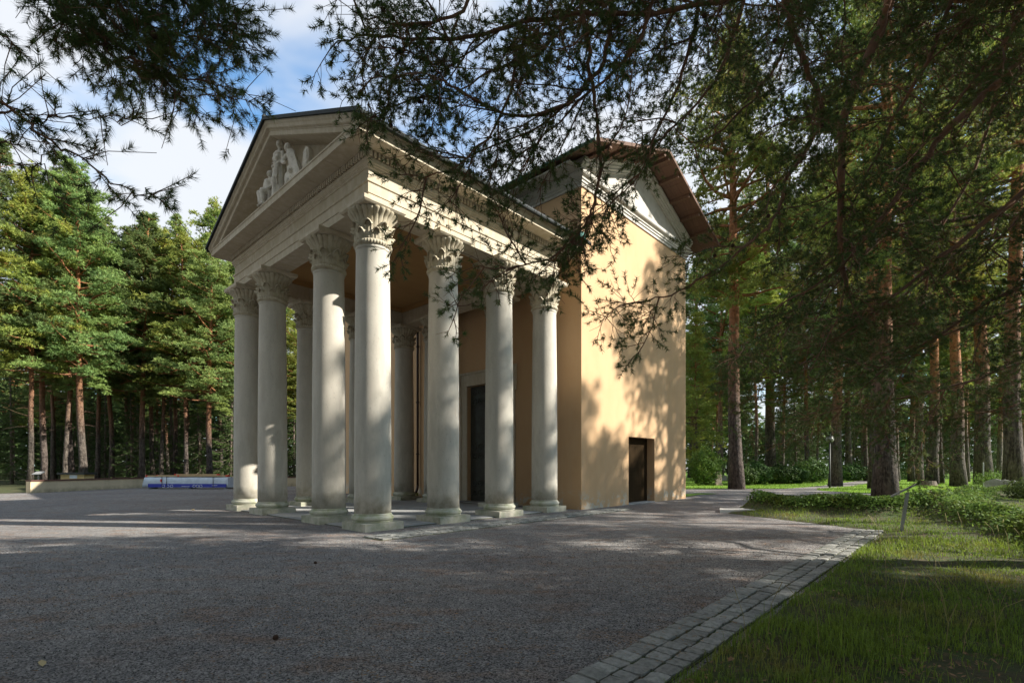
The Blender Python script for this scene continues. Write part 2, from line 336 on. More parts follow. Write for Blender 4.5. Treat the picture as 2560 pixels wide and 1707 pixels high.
e0 = WC(1.2, 1.70); e1 = WC(15.25, 1.70)
TURF = [tuple(e0), tuple(e1), (8.85, 12.95), (7.32, 17.31), (9.5, 20.4), (12.5, 22.3), (17.0, 25.2), (21.5, 27.0), (32, 27.5), (34, 4), (6, -3), (1.0, -2.0)]
BANK = [(9.3, 19.0), (10.2, 16.9), (11.6, 15.7), (14.2, 16.2), (18.5, 20.5), (24, 25.8), (31, 27.2)]
BANK2 = [(13.5, 15.6), (11.9, 11.6), (10.6, 9.2), (9.7, 7.2), (9.0, 5)]
def turf_h(x, y):
    d = sdf(TURF, x, y)
    h = -.06+smst((d+.05)/.22)*.085
    ins = smst(d/.5)
    h += ins*(.03*vnoise(x, y, 2.1, 3)+.02*vnoise(x, y, 5.0, 4)+.03)
    h += ins*.34*np.exp(-(pdist(BANK, x, y)/.8)**2)*(1+.3*vnoise(x, y, 1.4, 8))+ins*.30*np.exp(-(pdist(BANK2, x, y)/.7)**2)*(1+.3*vnoise(x, y, 1.7, 9))
    return h
X, Y = ground_grid('g', 0, 34, -3, 28, 150, 138)
tag(obj('turf', grid_mb(X, Y, turf_h(X, Y)), M['soil'], smooth=True), kind='structure')

# far lawns
def flat_poly(name, pts, z, m):
    mb = MB(); mb.add([(x, y, z) for x, y in pts], [list(range(len(pts)))]); return tag(obj(name, mb, m), kind='structure')
flat_poly('lawn', [(11.0, 35.6), (15, 36.2), (19.5, 36.2), (24.5, 40.5), (33, 50), (44, 62), (60, 90), (60, 160), (-15, 160), (-15, 60), (8.5, 36.2)], .010, M['lawnfar'])
flat_poly('lawn', [(20.6, 33.6), (21.0, 30.6), (22.6, 28.6), (26, 27.6), (60, 24.5), (160, 40), (160, 160), (64, 160), (62, 90), (47, 62), (35, 49), (27.5, 40.5), (22.0, 36.0)], .012, M['lawnfar'])
flat_poly('lawn', [(9.3, 26.6), (10.6, 28.5), (12.2, 29.6), (11.2, 30.1), (9.4, 28.7)], .014, M['lawnfar'])
flat_poly('forest_floor', [(61, 90), (400, 60), (400, 300), (-20, 300), (-20, 161), (60, 161)], .009, M['soil'])
flat_poly('forest_floor', [(-160, 30), (-31, 29.5), (-29.6, 31), (-28.9, 37), (-27.7, 40.2), (-16, 42.6), (-8, 43.5), (0, 60), (0, 200), (-160, 200)], .008, M['soil'])

rs = np.random.RandomState(5); random.seed(5)
# gravel stones near the camera
def pts_in(poly, n, rs, holes=(), margin=0):
    P = Z(poly); lo = P.min(0); hi = P.max(0); out_ = []
    while sum(map(len, out_)) < n:
        q = lo+rs.rand(n*2, 2)*(hi-lo); k = sdf(poly, q[:, 0], q[:, 1]) > margin
        for h_ in holes: k &= sdf(h_, q[:, 0], q[:, 1]) < 0
        out_.append(q[k])
    return np.concatenate(out_)[:n]
band_l0 = WC(1.0, 2.26); band_l1 = WC(15.25, 2.26)
# density falls off with distance: sample depth with a bias
n = 42000
yy = 2.6*np.exp(rs.rand(n)*math.log(11.0/2.6)); xx = (rs.rand(n)*2-1)*(yy*1.06+.3)
tcoord = xx*cT[0]+yy*cT[1]; k = tcoord > 2.30; xx = xx[k]; yy = yy[k]; n = len(xx)
sz = (.0025+.0055*rs.rand(n)**2)*np.clip(yy/4.5, .8, 1.7)
a0 = rs.rand(n)*6.28; v = np.zeros((n, 4, 3))
for i in range(3):
    a = a0+i*2.094+rs.rand(n)*.6; v[:, i, 0] = xx+np.cos(a)*sz; v[:, i, 1] = yy+np.sin(a)*sz; v[:, i, 2] = -.004
v[:, 3, 0] = xx+(rs.rand(n)-.5)*sz; v[:, 3, 1] = yy+(rs.rand(n)-.5)*sz; v[:, 3, 2] = sz*(.5+.5*rs.rand(n))
b = (np.arange(n)*4)[:, None, None]
f = (b+np.array([[0, 1, 3], [1, 2, 3], [2, 0, 3]])).reshape(-1, 3)
tag(obj('gravel', MB().add(v.reshape(-1, 3), f), M['pebble']), 'loose grey gravel stones scattered over the courtyard in front of the portico', 'gravel', kind='stuff')
# dry needle litter
n = 16000
yy = 2.6*np.exp(rs.rand(n)*math.log(14/2.6)); xx = (rs.rand(n)*2-1)*(yy*1.05+.3)
kk = vnoise(xx, yy, 1.6, 21)+rs.rand(n)*.9 > .35; xx = xx[kk]; yy = yy[kk]; n = len(xx)
tcoord = xx*cT[0]+yy*cT[1]; zz = np.where(tcoord > 2.28, .002, .03); keep = tcoord > 1.75; xx = xx[keep]; yy = yy[keep]; zz = zz[keep]; n = len(xx)
a = rs.rand(n)*6.28; L = .025+.03*rs.rand(n); wd = .0018*np.clip(yy/4, 1, 2.2)
v = np.zeros((n, 3, 3)); dx, dy = np.cos(a), np.sin(a)
v[:, 0] = np.stack([xx-dy*wd, yy+dx*wd, zz], -1); v[:, 1] = np.stack([xx+dy*wd, yy-dx*wd, zz+.003], -1); v[:, 2] = np.stack([xx+dx*L, yy+dy*L, zz+.004], -1)
tag(obj('needle_litter', MB().add(v.reshape(-1, 3), np.arange(n*3).reshape(-1, 3)), M['litter']), 'dry orange pine needles lying scattered over the gravel and the cobble edging', 'litter', kind='stuff')

# setts: two bands
def sett_mesh(lx, ly, h, seed):
    r = np.random.RandomState(seed); mb = MB(); n = 5
    u = np.linspace(-1, 1, n); U, V = np.meshgrid(u, u, indexing='ij')
    ed = np.maximum(abs(U), abs(V)); top = h*(1-.22*smst((ed-.6)/.4))+r.uniform(-1, 1, U.shape)*.004
    sx = U*lx/2*(1-.03*abs(V)**3)+r.uniform(-1, 1, U.shape)*.003; sy = V*ly/2*(1-.05*abs(U)**3)+r.uniform(-1, 1, U.shape)*.003
    v = np.stack([sx, sy, top], -1).reshape(-1, 3)
    i, j = np.meshgrid(np.arange(n-1), np.arange(n-1), indexing='ij')
    f = np.stack([i*n+j, (i+1)*n+j, (i+1)*n+j+1, i*n+j+1], -1).reshape(-1, 4)
    mb.add(v, f)
    ring = [(i_, 0) for i_ in range(n)]+[(n-1, j_) for j_ in range(1, n)]+[(i_, n-1) for i_ in range(n-2, -1, -1)]+[(0, j_) for j_ in range(n-2, 0, -1)]
    idx = [a_*n+b_ for a_, b_ in ring]; low = v[idx].copy(); low[:, 2] = -.03; k = len(idx)
    vv = np.concatenate([v[idx], low]); fs = np.array([[q, q+k, (q+1) % k+k, (q+1) % k] for q in range(k)])
    mb.add(vv, fs); return mb.mesh('paving_stone', M['sett'], False)
SETT = [sett_mesh(1, 1, .030, i) for i in range(7)]
def sett_band(root, rows, s0, s1, avg, hz=0.0, fade=None):
    """rows: list of (t0, t1)"""
    r = random.Random(3); cnt = 0
    for (t0, t1) in rows:
        s = s0+r.random()*.1
        while s < s1:
            L = avg*r.uniform(.78, 1.25)
            o = link('paving_stone', SETT[r.randrange(7)], root)
            wdt = (t1-t0)
            o.location = (s+L/2, (t0+t1)/2+r.uniform(-.006, .006), hz+r.uniform(-.011, .007)); o.scale = (L-.014, wdt-.012+r.uniform(-.008, .006), 1)
            o.rotation_euler = (r.uniform(-.035, .035), r.uniform(-.05, .05), r.uniform(-.09, .09))
            s += L; cnt += 1
    return cnt
band = link('cobble_edging', None); band.rotation_euler = (0, 0, TH); tag(band, kind='structure')
sett_band(band, [(2.05, 2.26), (1.86, 2.04), (1.68, 1.85)], 1.9, 15.3, .172)
mb = MB(); mb.box((1.2, 1.67, -.06), (15.3, 2.27, .006)); j = obj('bedding', mb, M['soil'], band)
band2 = link('cobble_edging', None); band2.rotation_euler = (0, 0, TH); band2.location = P0; tag(band2, kind='structure')
sett_band(band2, [(-.93, -.72), (-1.12, -.94), (-1.30, -1.13), (-1.48, -1.31)], -.5, 10.2, .21, .008)
mb = MB(); mb.box((-.5, -1.5, -.06), (10.4, -.72, .003)); obj('bedding', mb, M['soil'], band2)

# ================================================================ PORTICO
port = thing('portico', 'pale stone temple portico of twelve columns with a carved pediment', 'portico', P0, TH)
CS = [.56, 2.90, 5.245, 7.59]; CT = [.56, 2.90, 6.90, 9.20]
# floor slabs
floor = link('portico_floor', None); floor.location = P0; floor.rotation_euler = (0, 0, TH); tag(floor, kind='structure')
nx, ny = 8, 10
for i in range(nx):
    for j in range(ny):
        x0 = .15+i*(7.85/nx); x1 = x0+7.85/nx; y0 = .18+j*(9.4/ny); y1 = y0+9.4/ny
        mb = MB(); mb.box((x0+.004, y0+.004, -.03), (x1-.004, y1-.004, .028+.002*((i*7+j*3) % 3)))
        obj('slab', mb, M['slab'], floor)
mb = MB(); mb.box((.15, .18, -.05), (8.0, 9.58, .012)); obj('floor_bed', mb, M['soil'], floor)

# column meshes (local to the column centre)
mb = MB(); mb.box((-.56, -.56, -.06), (.56, .56, .19)); plinth_me = mb.mesh('plinth', M['plinth'])
prof = [(.50, .19), (.505, .215), (.50, .225)] + [(.47+.065*math.cos(a), .295+.07*math.sin(a)) for a in np.linspace(-PI/2, PI/2, 9)] + [(.478, .375), (.475, .395), (.466, .41)]
mb = MB(); mb.lathe(prof, 48); base_me = mb.mesh('base_moulding', M['torus'], True)
prof = []
for k in range(15):
    u = k/14; r = .466-.046*(u**1.6)-.0+.006*math.sin(u*PI); prof.append((r, .405+u*(7.10-.405)))
prof += [(.422, 7.11), (.436, 7.12), (.440, 7.15), (.436, 7.175), (.425, 7.18)]
mb = MB(); mb.lathe(prof, 48); shaft_me = mb.mesh('column', M['shaft'], True)
# capital
mb = MB()
mb.lathe([(.43, 7.18), (.455, 7.20), (.475, 7.24), (.478, 7.275), (.465, 7.31), (.44, 7.325)], 48, cap=False)
for k in range(40):
    a = 2*PI*k/40; mb.ball((.462*math.cos(a), .462*math.sin(a), 7.255), (.030, .030, .058), 6)
# bell: ribbed flat leaves that flare at the top
def bellmod(i, r, a):
    f_ = abs(np.sin(a*12)); amp = .012+.038*smst((r-.44)/.14)
    return r-amp*(1-f_**.45)
bprof = [(.430, 7.32), (.428, 7.50), (.430, 7.64), (.436, 7.72), (.448, 7.78), (.468, 7.84), (.50, 7.90), (.545, 7.955), (.59, 8.0), (.618, 8.035), (.628, 8.06), (.618, 8.08), (.56, 8.088)]
mb.lathe(bprof, 192, mod=bellmod)
def leaf(mb, ang, r0, z0, h, wdt, curl, tip):
    """acanthus leaf: ribbed tongue rising along the bell and curling outward at its tip"""
    nu, nv = 9, 9; V = np.zeros((nu, nv, 3))
    for i in range(nu):
        u = i/(nu-1)
        if u < .66: zz_ = z0+h*u/.66*.86; rr = r0+.015+.035*u
        else:
            q = (u-.66)/.34*PI*.95; zz_ = z0+h*.86+curl*math.sin(q)*.9; rr = r0+.04+tip*(1-math.cos(q))/2+.0
        for j in range(nv):
            vv = j/(nv-1)*2-1; wloc = wdt*(1-.35*max(0, u-.6)/.4)*(.86+.14*math.cos(vv*0))*(1-.12*(i % 2))
            aa = ang+vv*wloc/2/rr; rad = rr-.03*vv*vv*(1 if u < .7 else 1.9)+.009*math.cos(vv*4*PI)
            V[i, j] = (rad*math.cos(aa), rad*math.sin(aa), zz_-.10*vv*vv*float(smst((u-.35)/.4)))
    n0 = nu*nv; th = .028
    inner = V.copy(); inner[:, :, :2] *= (1-th/np.hypot(V[:, :, 0], V[:, :, 1]))[:, :, None]; inner[:, :, 2] -= .012
    i, j = np.meshgrid(np.arange(nu-1), np.arange(nv-1), indexing='ij')
    f1 = np.stack([i*nv+j, i*nv+j+1, (i+1)*nv+j+1, (i+1)*nv+j], -1).reshape(-1, 4)
    mb.add(np.concatenate([V.reshape(-1, 3), inner.reshape(-1, 3)]), np.concatenate([f1, f1[:, ::-1]+n0]))
    e = [i_*nv for i_ in range(nu)]; e2 = [i_*nv+nv-1 for i_ in range(nu)]; e3 = [(nu-1)*nv+j_ for j_ in range(nv)]
    for E_, flip in ((e, 0), (e2, 1), (e3, 0)):
        vs_ = np.concatenate([V.reshape(-1, 3)[E_], inner.reshape(-1, 3)[E_]]); k_ = len(E_)
        mb.add(vs_, np.array([[q, q+1, q+1+k_, q+k_] for q in range(k_-1)]))
for k in range(8):
    leaf(mb, 2*PI*(k+.5)/8, .438, 7.32, .27, .32, .04, .095)
    leaf(mb, 2*PI*k/8, .436, 7.34, .46, .32, .04, .10)
cap_me = mb.mesh('capital', M['capital'], True)
try: cap_me.set_sharp_from_angle(angle=math.radians(50))
except Exception: pass
mb = MB(); mb.lathe([(.60, 8.09), (.60, 8.10)], 4); mb = MB()
mb.add([(-.57,-.57,8.088),(.57,-.57,8.088),(.57,.57,8.088),(-.57,.57,8.088),(-.61,-.61,8.13),(.61,-.61,8.13),(.61,.61,8.13),(-.61,.61,8.13),(-.61,-.61,8.225),(.61,-.61,8.225),(.61,.61,8.225),(-.61,.61,8.225)],
       [[3,2,1,0],[0,1,5,4],[1,2,6,5],[2,3,7,6],[3,0,4,7],[4,5,9,8],[5,6,10,9],[6,7,11,10],[7,4,8,11],[8,9,10,11]])
aba_me = mb.mesh('abacus', M['stone'])
for i, s_ in enumerate(CS):
    for j, t_ in enumerate(CT):
        if i in (1, 2) and j in (1, 2): continue
        c = link('column', shaft_me, port); c.location = (s_, t_, 0); c.rotation_euler = (0, 0, 0)
        for nm, me_ in (('plinth', plinth_me), ('base_moulding', base_me), ('capital', cap_me), ('abacus', aba_me)):
            link(nm, me_, c)

def course(name, prof, p0, p1, nrm, m0, m1, npieces, material, gap=.005, parent=port, kind=None):
    """prof: closed ring of (outward, height); run from p0 to p1, mitred by m0/m1"""
    p0 = Z(p0); p1 = Z(p1); L = np.linalg.norm(p1-p0); d = (p1-p0)/L; nrm = Z(nrm)
    flip = (d[0]*nrm[1]-d[1]*nrm[0]) > 0
    cuts = np.linspace(0, L, npieces+1)
    for k in range(npieces):
        a_, b_ = cuts[k], cuts[k+1]; A = []; B = []
        for (o_, h_) in prof:
            la = a_+(gap if k else -o_*m0); lb = b_-(gap if k < npieces-1 else -o_*m1)
            q = p0+d*la+nrm*o_; A.append((q[0], q[1], h_)); q = p0+d*lb+nrm*o_; B.append((q[0], q[1], h_))
        if flip: A, B = B, A
        mb = MB(); mb.prism(None, A, B)
        o = obj(name, mb, material, parent)
        if kind: o['kind'] = kind
BX0, BX1, BY0, BY1 = .23, 7.92, .23, 9.53
ENDS = 8.72
runs = [('f', (BX0, BY1), (BX0, BY0), (-1, 0), 1, 1, 8), ('r', (BX0, BY0), (BX1, BY0), (0, -1), 1, 1, 6), ('l', (BX1, BY1), (BX0, BY1), (0, 1), 1, 1, 6), ('b', (BX1, BY0), (BX1, BY1), (1, 0), 1, 1, 8)]
arch = [(-.66, 8.228), (0, 8.228), (0, 8.44), (.022, 8.445), (.022, 8.70), (.055, 8.715), (.055, 8.768), (.0, 8.772), (-.66, 8.772)]
frieze = [(-.66, 8.774), (0, 8.774), (0, 9.06), (.03, 9.075), (.03, 9.12), (.055, 9.14), (.055, 9.17), (.085, 9.20), (.085, 9.288), (-.66, 9.288)]
dent = [(-.66, 9.290), (.06, 9.290), (.06, 9.468), (-.66, 9.468)]
geis = [(-.66, 9.470), (.58, 9.470), (.614, 9.462), (.614, 9.64), (.635, 9.65), (.635, 9.69), (-.66, 9.69)]
for (nm, a_, b_, nr, m0, m1, k) in runs:
    # mitre also works on the inner side because offsets are negative there
    course('architrave_block', arch, a_, b_, nr, m0, m1, k, M['stone'])
    course('frieze_block', frieze, a_, b_, nr, m0, m1, k, M['stone'])
    course('dentil_bed', dent, a_, b_, nr, m0, m1, 1, M['stone'])
for (nm, a_, b_, nr, m0, m1, k) in runs[:3]:
    if nm == 'r': a_, b_, m1 = (BX0, BY0), (ENDS, BY0), 0
    if nm == 'l': a_, b_, m0 = (ENDS, BY1), (BX0, BY1), 0
    course('cornice_block', geis, a_, b_, nr, m0, m1, k, M['stone'])
    # dentils
    a2 = Z(a_); b2 = Z(b_); L = np.linalg.norm(b2-a2); d = (b2-a2)/L; nn = Z(nr); cnt = int(L/.118); mb = MB()
    for q in range(cnt+1):
        c0 = a2+d*(q*L/cnt)
        u0 = c0-d*.034+nn*.06; u1 = c0+d*.034+nn*.135
        lo = np.minimum(u0, u1); hi = np.maximum(u0, u1)
        mb.box((lo[0], lo[1], 9.315), (hi[0], hi[1], 9.462))
    obj('dentil_row', mb, M['stone'], port)
# ceiling with beams
mb = MB(); mb.box((BX0+.67, BY0+.67, 8.98), (BX1-.67, BY1-.67, 9.05)); obj('ceiling', mb, M['ceiling'], port)
for (a_, b_) in (((.90, .90, 8.80), (7.25, .99, 8.975)), ((.90, 8.77, 8.80), (7.25, 8.86, 8.975)), ((.90, .995, 8.80), (.99, 8.765, 8.975)), ((7.16, .995, 8.80), (7.25, 8.765, 8.975))):
    mb = MB(); mb.box(a_, b_); obj('ceiling_moulding', mb, M['ceiling'], port)
# roof
EH, RH, ROFF = 9.83, 12.15, .77
yE0, yE1, yR = BY0-ROFF, BY1+ROFF, 4.88
slope = (RH-EH)/(yR-yE0)
def rtop(t): return EH+slope*((t-yE0) if t <= yR else (yE1-t))
xf = BX0-ROFF
for sgn in (0, 1):
    ye = yE1 if sgn else yE0
    A = [(xf, ye, EH-.10), (xf, yR, RH-.10), (xf, yR, RH), (xf, ye, EH)]; B = [(8.88, y, z) for (_, y, z) in A]
    if sgn: A, B = B, A
    mb = MB(); mb.prism(None, B, A); obj('roof', mb, M['roof'], port)
    # standing seams
    for q in range(14):
        xs_ = xf+.4+q*.64; d_ = .02
        A = [(xs_, ye, EH), (xs_, yR, RH), (xs_, yR, RH+.04), (xs_, ye, EH+.04)]; B = [(xs_+d_, y, z) for (_, y, z) in A]
        if sgn: A, B = B, A
        mb = MB(); mb.prism(None, B, A); obj('roof_seam', mb, M['roof'], port)
    # gutter and sima along the side
    nr = 1 if sgn else -1
    yb = (BY1 if sgn else BY0)
    mb = MB(); y0_, y1_ = sorted((yb+nr*.30, yb+nr*.70)); mb.box((BX0-.60, y0_, 9.692), (ENDS, y1_, 9.735)); obj('eaves_moulding', mb, M['stone'], port)
    mb = MB(); pts = [(x_, ye+nr*.03, EH-.12) for x_ in (xf+.05, 3, 6, 8.85)]; mb.tube(pts, .055, 8); obj('gutter', mb, M['roof'], port)
    # raking cornice blocks: vertical offsets under the roof sheet
    rk_sima = [(-.10, .10), (.70, .10), (.69, .17), (.655, .20), (.64, .28), (.60, .30), (-.10, .30)]
    rk_fas = [(-.10, .302), (.575, .302), (.575, .335), (.555, .34), (.555, .47), (.52, .48), (-.10, .48)]
    for nm, prf, t_start in (('raking_sima', rk_sima, yE0+.10), ('raking_cornice_block', rk_fas, .02)):
        ts = np.linspace(t_start, yR, 6)
        for k in range(5):
            a_ = ts[k]+(.003 if k else 0); b_ = ts[k+1]-(.003 if k < 4 else .0015)
            f_ = (lambda t: t) if not sgn else (lambda t: 2*yR-t)
            A = [(BX0-o_, f_(a_), rtop(a_)-d_) for (o_, d_) in prf]; B = [(BX0-o_, f_(b_), rtop(b_)-d_) for (o_, d_) in prf]
            if sgn: A, B = B, A
            mb = MB(); mb.prism(None, A, B); obj(nm, mb, M['stone'], port)
mb = MB(); mb.box((xf, yR-.06, RH-.02), (8.88, yR+.06, RH+.05)); obj('ridge_cap', mb, M['roof'], port)
mb = MB(); mb.box((8.05, yE0-.16, 9.70), (8.40, yE0-.02, 9.90)); mb.box((8.14, yE0-.13, 9.55), (8.28, yE0-.04, 9.70)); obj('hopper', mb, M['copper_bright'], port)
# tympanum in upright blocks
cuts = [.35, 1.7, 3.1, 4.2, 5.56, 6.66, 8.06, 9.41]
for a_, b_ in zip(cuts[:-1], cuts[1:]):
    pts = [(a_+.003, 9.69), (b_-.003, 9.69), (b_-.003, rtop(b_)-.12)]
    if a_ < yR < b_: pts.append((yR, RH-.12))
    pts.append((a_+.003, rtop(a_)-.12))
    A = [(.30, y, z) for y, z in pts]; B = [(.60, y, z) for y, z in pts]
    mb = MB(); mb.prism(None, B, A); obj('tympanum_block', mb, M['stone'], port)
mb = MB(); pts = [(.3, 9.69), (9.46, 9.69), (9.46, rtop(9.46)-.13), (yR, RH-.13), (.3, rtop(.3)-.13)]
mb.prism(None, [(7.9, y, z) for y, z in pts], [(7.6, y, z) for y, z in pts]); obj('rear_gable', mb, M['stone'], port)
# graffiti scratches: small marks on two columns are wear in the stone (see material)

# ---------------- statues in the pediment (stone figures, one continuous surface each)
def cap(mb, a, b, ra, rb, n=12):
    a = Z(a); b = Z(b); mb.ball(a, ra, n); mb.ball(b, rb, n)
    mb.tube([a+(b-a)*u for u in (0, .25, .5, .75, 1)], [ra+(rb-ra)*u for u in (0, .25, .5, .75, 1)], n)
def figure(name, mb, label, loc, rz, vox=.0125):
    o = obj(name, mb, M['statue'], None, True); r = o.modifiers.new('remesh', 'REMESH'); r.mode = 'VOXEL'; r.voxel_size = vox; r.use_smooth_shade = True
    s_ = o.modifiers.new('smooth', 'SMOOTH'); s_.iterations = 1; s_.factor = .4
    Mx = Matrix.Translation(P0) @ Matrix.Rotation(TH, 4, 'Z') @ Matrix.Translation(Vector(loc)) @ Matrix.Rotation(rz, 4, 'Z')
    o.matrix_world = Mx; o.location = Mx.translation; o.rotation_euler = Mx.to_euler()
    return tag(o, label, 'statue')
# figure frame: faces -x, +y is the viewer's left
def folds(mb, cx, cy, z0, z1, rx, ry, n, r, seed, a0=0, a1=2*PI):
    rr = random.Random(seed)
    for k in range(n):
        a = a0+(a1-a0)*(k+rr.random()*.6)/n; sw = rr.uniform(-.05, .05)
        pts = [(cx+rx*(1.0+.25*(1-u))*math.cos(a+sw*u*2), cy+ry*(1.0+.3*(1-u))*math.sin(a+sw*u*2), z0+(z1-z0)*u) for u in np.linspace(0, 1, 6)]
        mb.tube(pts, [r*1.2, r*1.1, r, r, r*.9, r*.6], 6)
mb = MB()     # tall standing figure
mb.lathe([(.23, 0), (.225, .15), (.20, .4), (.185, .7), (.18, .88), (.155, 1.0), (.15, 1.08), (.175, 1.22), (.19, 1.36), (.12, 1.46), (.06, 1.50)], 24)
cap(mb, (0, 0, 1.42), (0, 0, 1.60), .065, .058); mb.ball((-.01, 0, 1.70), (.10, .088, .125), 14); mb.ball((-.105, 0, 1.69), (.022, .018, .03), 8)
mb.ball((.035, 0, 1.73), (.105, .105, .12), 12); cap(mb, (.08, 0, 1.7), (.1, 0, 1.45), .08, .06)
for sg in (1, -1):
    cap(mb, (0, sg*.19, 1.38), (-.02, sg*.25, 1.12), .068, .055); cap(mb, (-.02, sg*.25, 1.12), (-.17, sg*.10, .98), .052, .04)
    mb.ball((-.19, sg*.05, .97), (.05, .05, .04), 8); cap(mb, (-.07, sg*.09, 1.32), (-.12, sg*.08, 1.22), .06, .07)
mb.tube([(-.17, .15, 1.10), (-.19, 0, 1.09), (-.17, -.15, 1.10)], .014, 6)
folds(mb, 0, 0, 0.0, 1.06, .165, .175, 22, .024, 3); cap(mb, (-.12, -.08, .95), (-.20, -.06, .52), .09, .085); cap(mb, (-.20, -.06, .52), (-.15, -.07, .05), .085, .07)
for q in range(7): mb.tube([(-.12-.02*q/7, .17-.05*q, .98-.03*q), (-.21, .05-.04*q, .86-.05*q), (-.16, -.17, .92-.09*q)], .016, 6)
figure('statue', mb, 'tall standing robed stone figure at the centre of the pediment group', (-.12, 4.66, 9.695), .10)
mb = MB()     # leaning draped figure
cap(mb, (.02, .22, 1.06), (.04, -.02, .70), .14, .13); cap(mb, (.04, -.02, .70), (.02, -.22, .42), .15, .13)
mb.ball((-.05, .30, 1.26), (.10, .09, .12), 14); mb.ball((-.02, .28, 1.30), (.13, .12, .10), 12); cap(mb, (0, .27, 1.2), (0, .22, 1.08), .07, .1)
cap(mb, (-.08, .30, 1.02), (-.18, .34, .80), .065, .055); cap(mb, (-.18, .34, .80), (-.20, .18, .72), .052, .04); mb.ball((-.21, .14, .72), (.04, .05, .035), 8)
cap(mb, (-.02, .10, .55), (-.10, .22, .05), .12, .09); cap(mb, (-.02, -.22, .45), (-.12, -.45, .12), .12, .08); cap(mb, (-.12, -.45, .12), (-.05, -.62, .04), .08, .06)
cap(mb, (0, -.02, .25), (0, -.5, .05), .14, .09); cap(mb, (-.04, .16, .62), (-.16, -.12, .40), .09, .08)
for k in range(10):
    a = k/9; mb.tube([(-.03+.1*a, .34-.20*a, 1.36-.02*k), (-.12+.10*a, .12-.16*a, .98), (-.14+.08*a, -.02-.28*a, .55), (-.14+.06*a, -.12-.42*a, .12)], [.03, .028, .026, .03], 6)
for k in range(6): mb.tube([(-.10, .30-.04*k, .5), (-.17, .22-.06*k, .25), (-.16, .18-.09*k, 0)], .02, 6)
mb.box((-.24, -.66, -.004), (.12, .36, .035))
figure('statue', mb, 'bent draped stone figure leaning beside the tall standing one', (-.12, 3.66, 9.695), .05)
mb = MB()     # upright wing
A = []
for u in np.linspace(0, 1, 15):
    a = PI*u; A.append((0, .17*math.cos(a), .62+.24*math.sin(a)))
A = [(0, .19, 0)]+A+[(0, -.19, 0)]
mb.prism(None, [(.10, y, z) for _, y, z in A], [(-.05, y, z) for _, y, z in A])
for k in range(5): mb.tube([(-.06, -.13+.065*k, .0), (-.075, -.12+.06*k, .45), (-.06, -.085+.042*k, .74)], .02, 6)
mb.tube([(-.06, .18, .42), (-.085, 0, .38), (-.06, -.18, .42)], .02, 6)
figure('statue', mb, 'rounded upright stone wing at the right end of the pediment figures', (-.10, 2.86, 9.695), 0)
mb = MB()     # seated winged figure
cap(mb, (0, 0, .48), (-.01, .0, .82), .15, .155); cap(mb, (0, -.10, .86), (0, .10, .86), .10, .10); cap(mb, (0, 0, .86), (0, 0, 1.0), .055, .055)
mb.ball((-.01, 0, 1.10), (.095, .083, .115), 14); mb.ball((-.10, 0, 1.09), (.02, .016, .025), 8); mb.ball((.02, 0, 1.13), (.10, .095, .10), 12)
for sg in (1, -1):
    cap(mb, (0, sg*.17, .88), (-.02, sg*.22, .66), .058, .048); cap(mb, (-.02, sg*.22, .66), (-.18, sg*.16, .52), .046, .036); mb.ball((-.21, sg*.14, .50), (.045, .04, .035), 8)
    cap(mb, (0, sg*.09, .46), (-.28, sg*.12, .44), .105, .09); cap(mb, (-.28, sg*.12, .44), (-.25, sg*.10, .08), .085, .06); cap(mb, (-.25, sg*.10, .05), (-.33, sg*.10, .03), .05, .04)
mb.box((-.15, -.22, -.004), (.2, .22, .42))
for k in range(7): mb.tube([(-.05, .20, .5-.03*k), (-.30-.01*k, .16-.02*k, .42-.05*k), (-.34, 0, .40-.055*k), (-.28, -.18, .46-.05*k)], .02, 6)
for sg in (1, -1):
    for k in range(6):
        mb.tube([(.10, sg*(.10+.02*k), .80), (.13, sg*(.20+.03*k), 1.02-.03*k), (.12, sg*(.26+.02*k), .70-.02*k), (.08, sg*(.25+.02*k), .22+.02*k)], [.03, .045, .035, .02], 6)
wg = [(0, .13, .10), (0, .15, .60)]+[(0, .24+.09*math.cos(q_), .92+.10*math.sin(q_)) for q_ in (3.14, 2.4, 1.57, .8, 0)]+[(0, .36, .55), (0, .30, .10)]
mb.prism(None, [(.02, y, z) for _, y, z in wg], [(-.08, y, z) for _, y, z in wg])
for k in range(4): mb.tube([(-.085, .17+.05*k, .15), (-.095, .18+.05*k, .55), (-.085, .19+.035*k, .92)], .016, 6)
figure('statue', mb, 'seated winged stone figure left of the tall standing one', (-.10, 5.42, 9.695), .0)

# ================================================================ CHAPEL
ch = thing('chapel', 'tall ochre plastered chapel behind the portico with white gable and brown eaves', 'chapel', P0, TH)
X0, X1, Y0, Y1 = 8.90, 18.0, -.14, 23.7; WT = .375; HW = 12.0
DX0, DX1, DH = X0+3.446, X0+5.763, 2.87
mb = MB()
# gable wall with doorway (outer face y=Y0): three butting prisms
mb.box((X0, Y0, -.1), (DX0, Y0+WT, HW)); mb.box((DX1, Y0, -.1), (X1, Y0+WT, HW)); mb.box((DX0, Y0, DH), (DX1, Y0+WT, HW))
mb2 = MB(); D0, D1, DHH = 3.60, 6.14, 5.24
mb2.box((X0, Y0+WT, -.1), (X0+WT, D0, HW)); mb2.box((X0, D1, -.1), (X0+WT, Y1, HW)); mb2.box((X0, D0, DHH), (X0+WT, D1, HW))
mb3 = MB(); mb3.box((X1-WT, Y0+WT, -.1), (X1, Y1, HW)); mb4 = MB(); mb4.box((X0+WT, Y1-WT, -.1), (X1-WT, Y1, HW))
for m_ in (mb, mb2, mb3, mb4): obj('wall', m_, M['plaster'], ch)
mb = MB(); mb.box((DX0-.2, Y0+WT+.004, 0), (DX1+.2, Y0+WT+.06, DH+.2)); obj('side_door', mb, M['darkdoor'], ch)
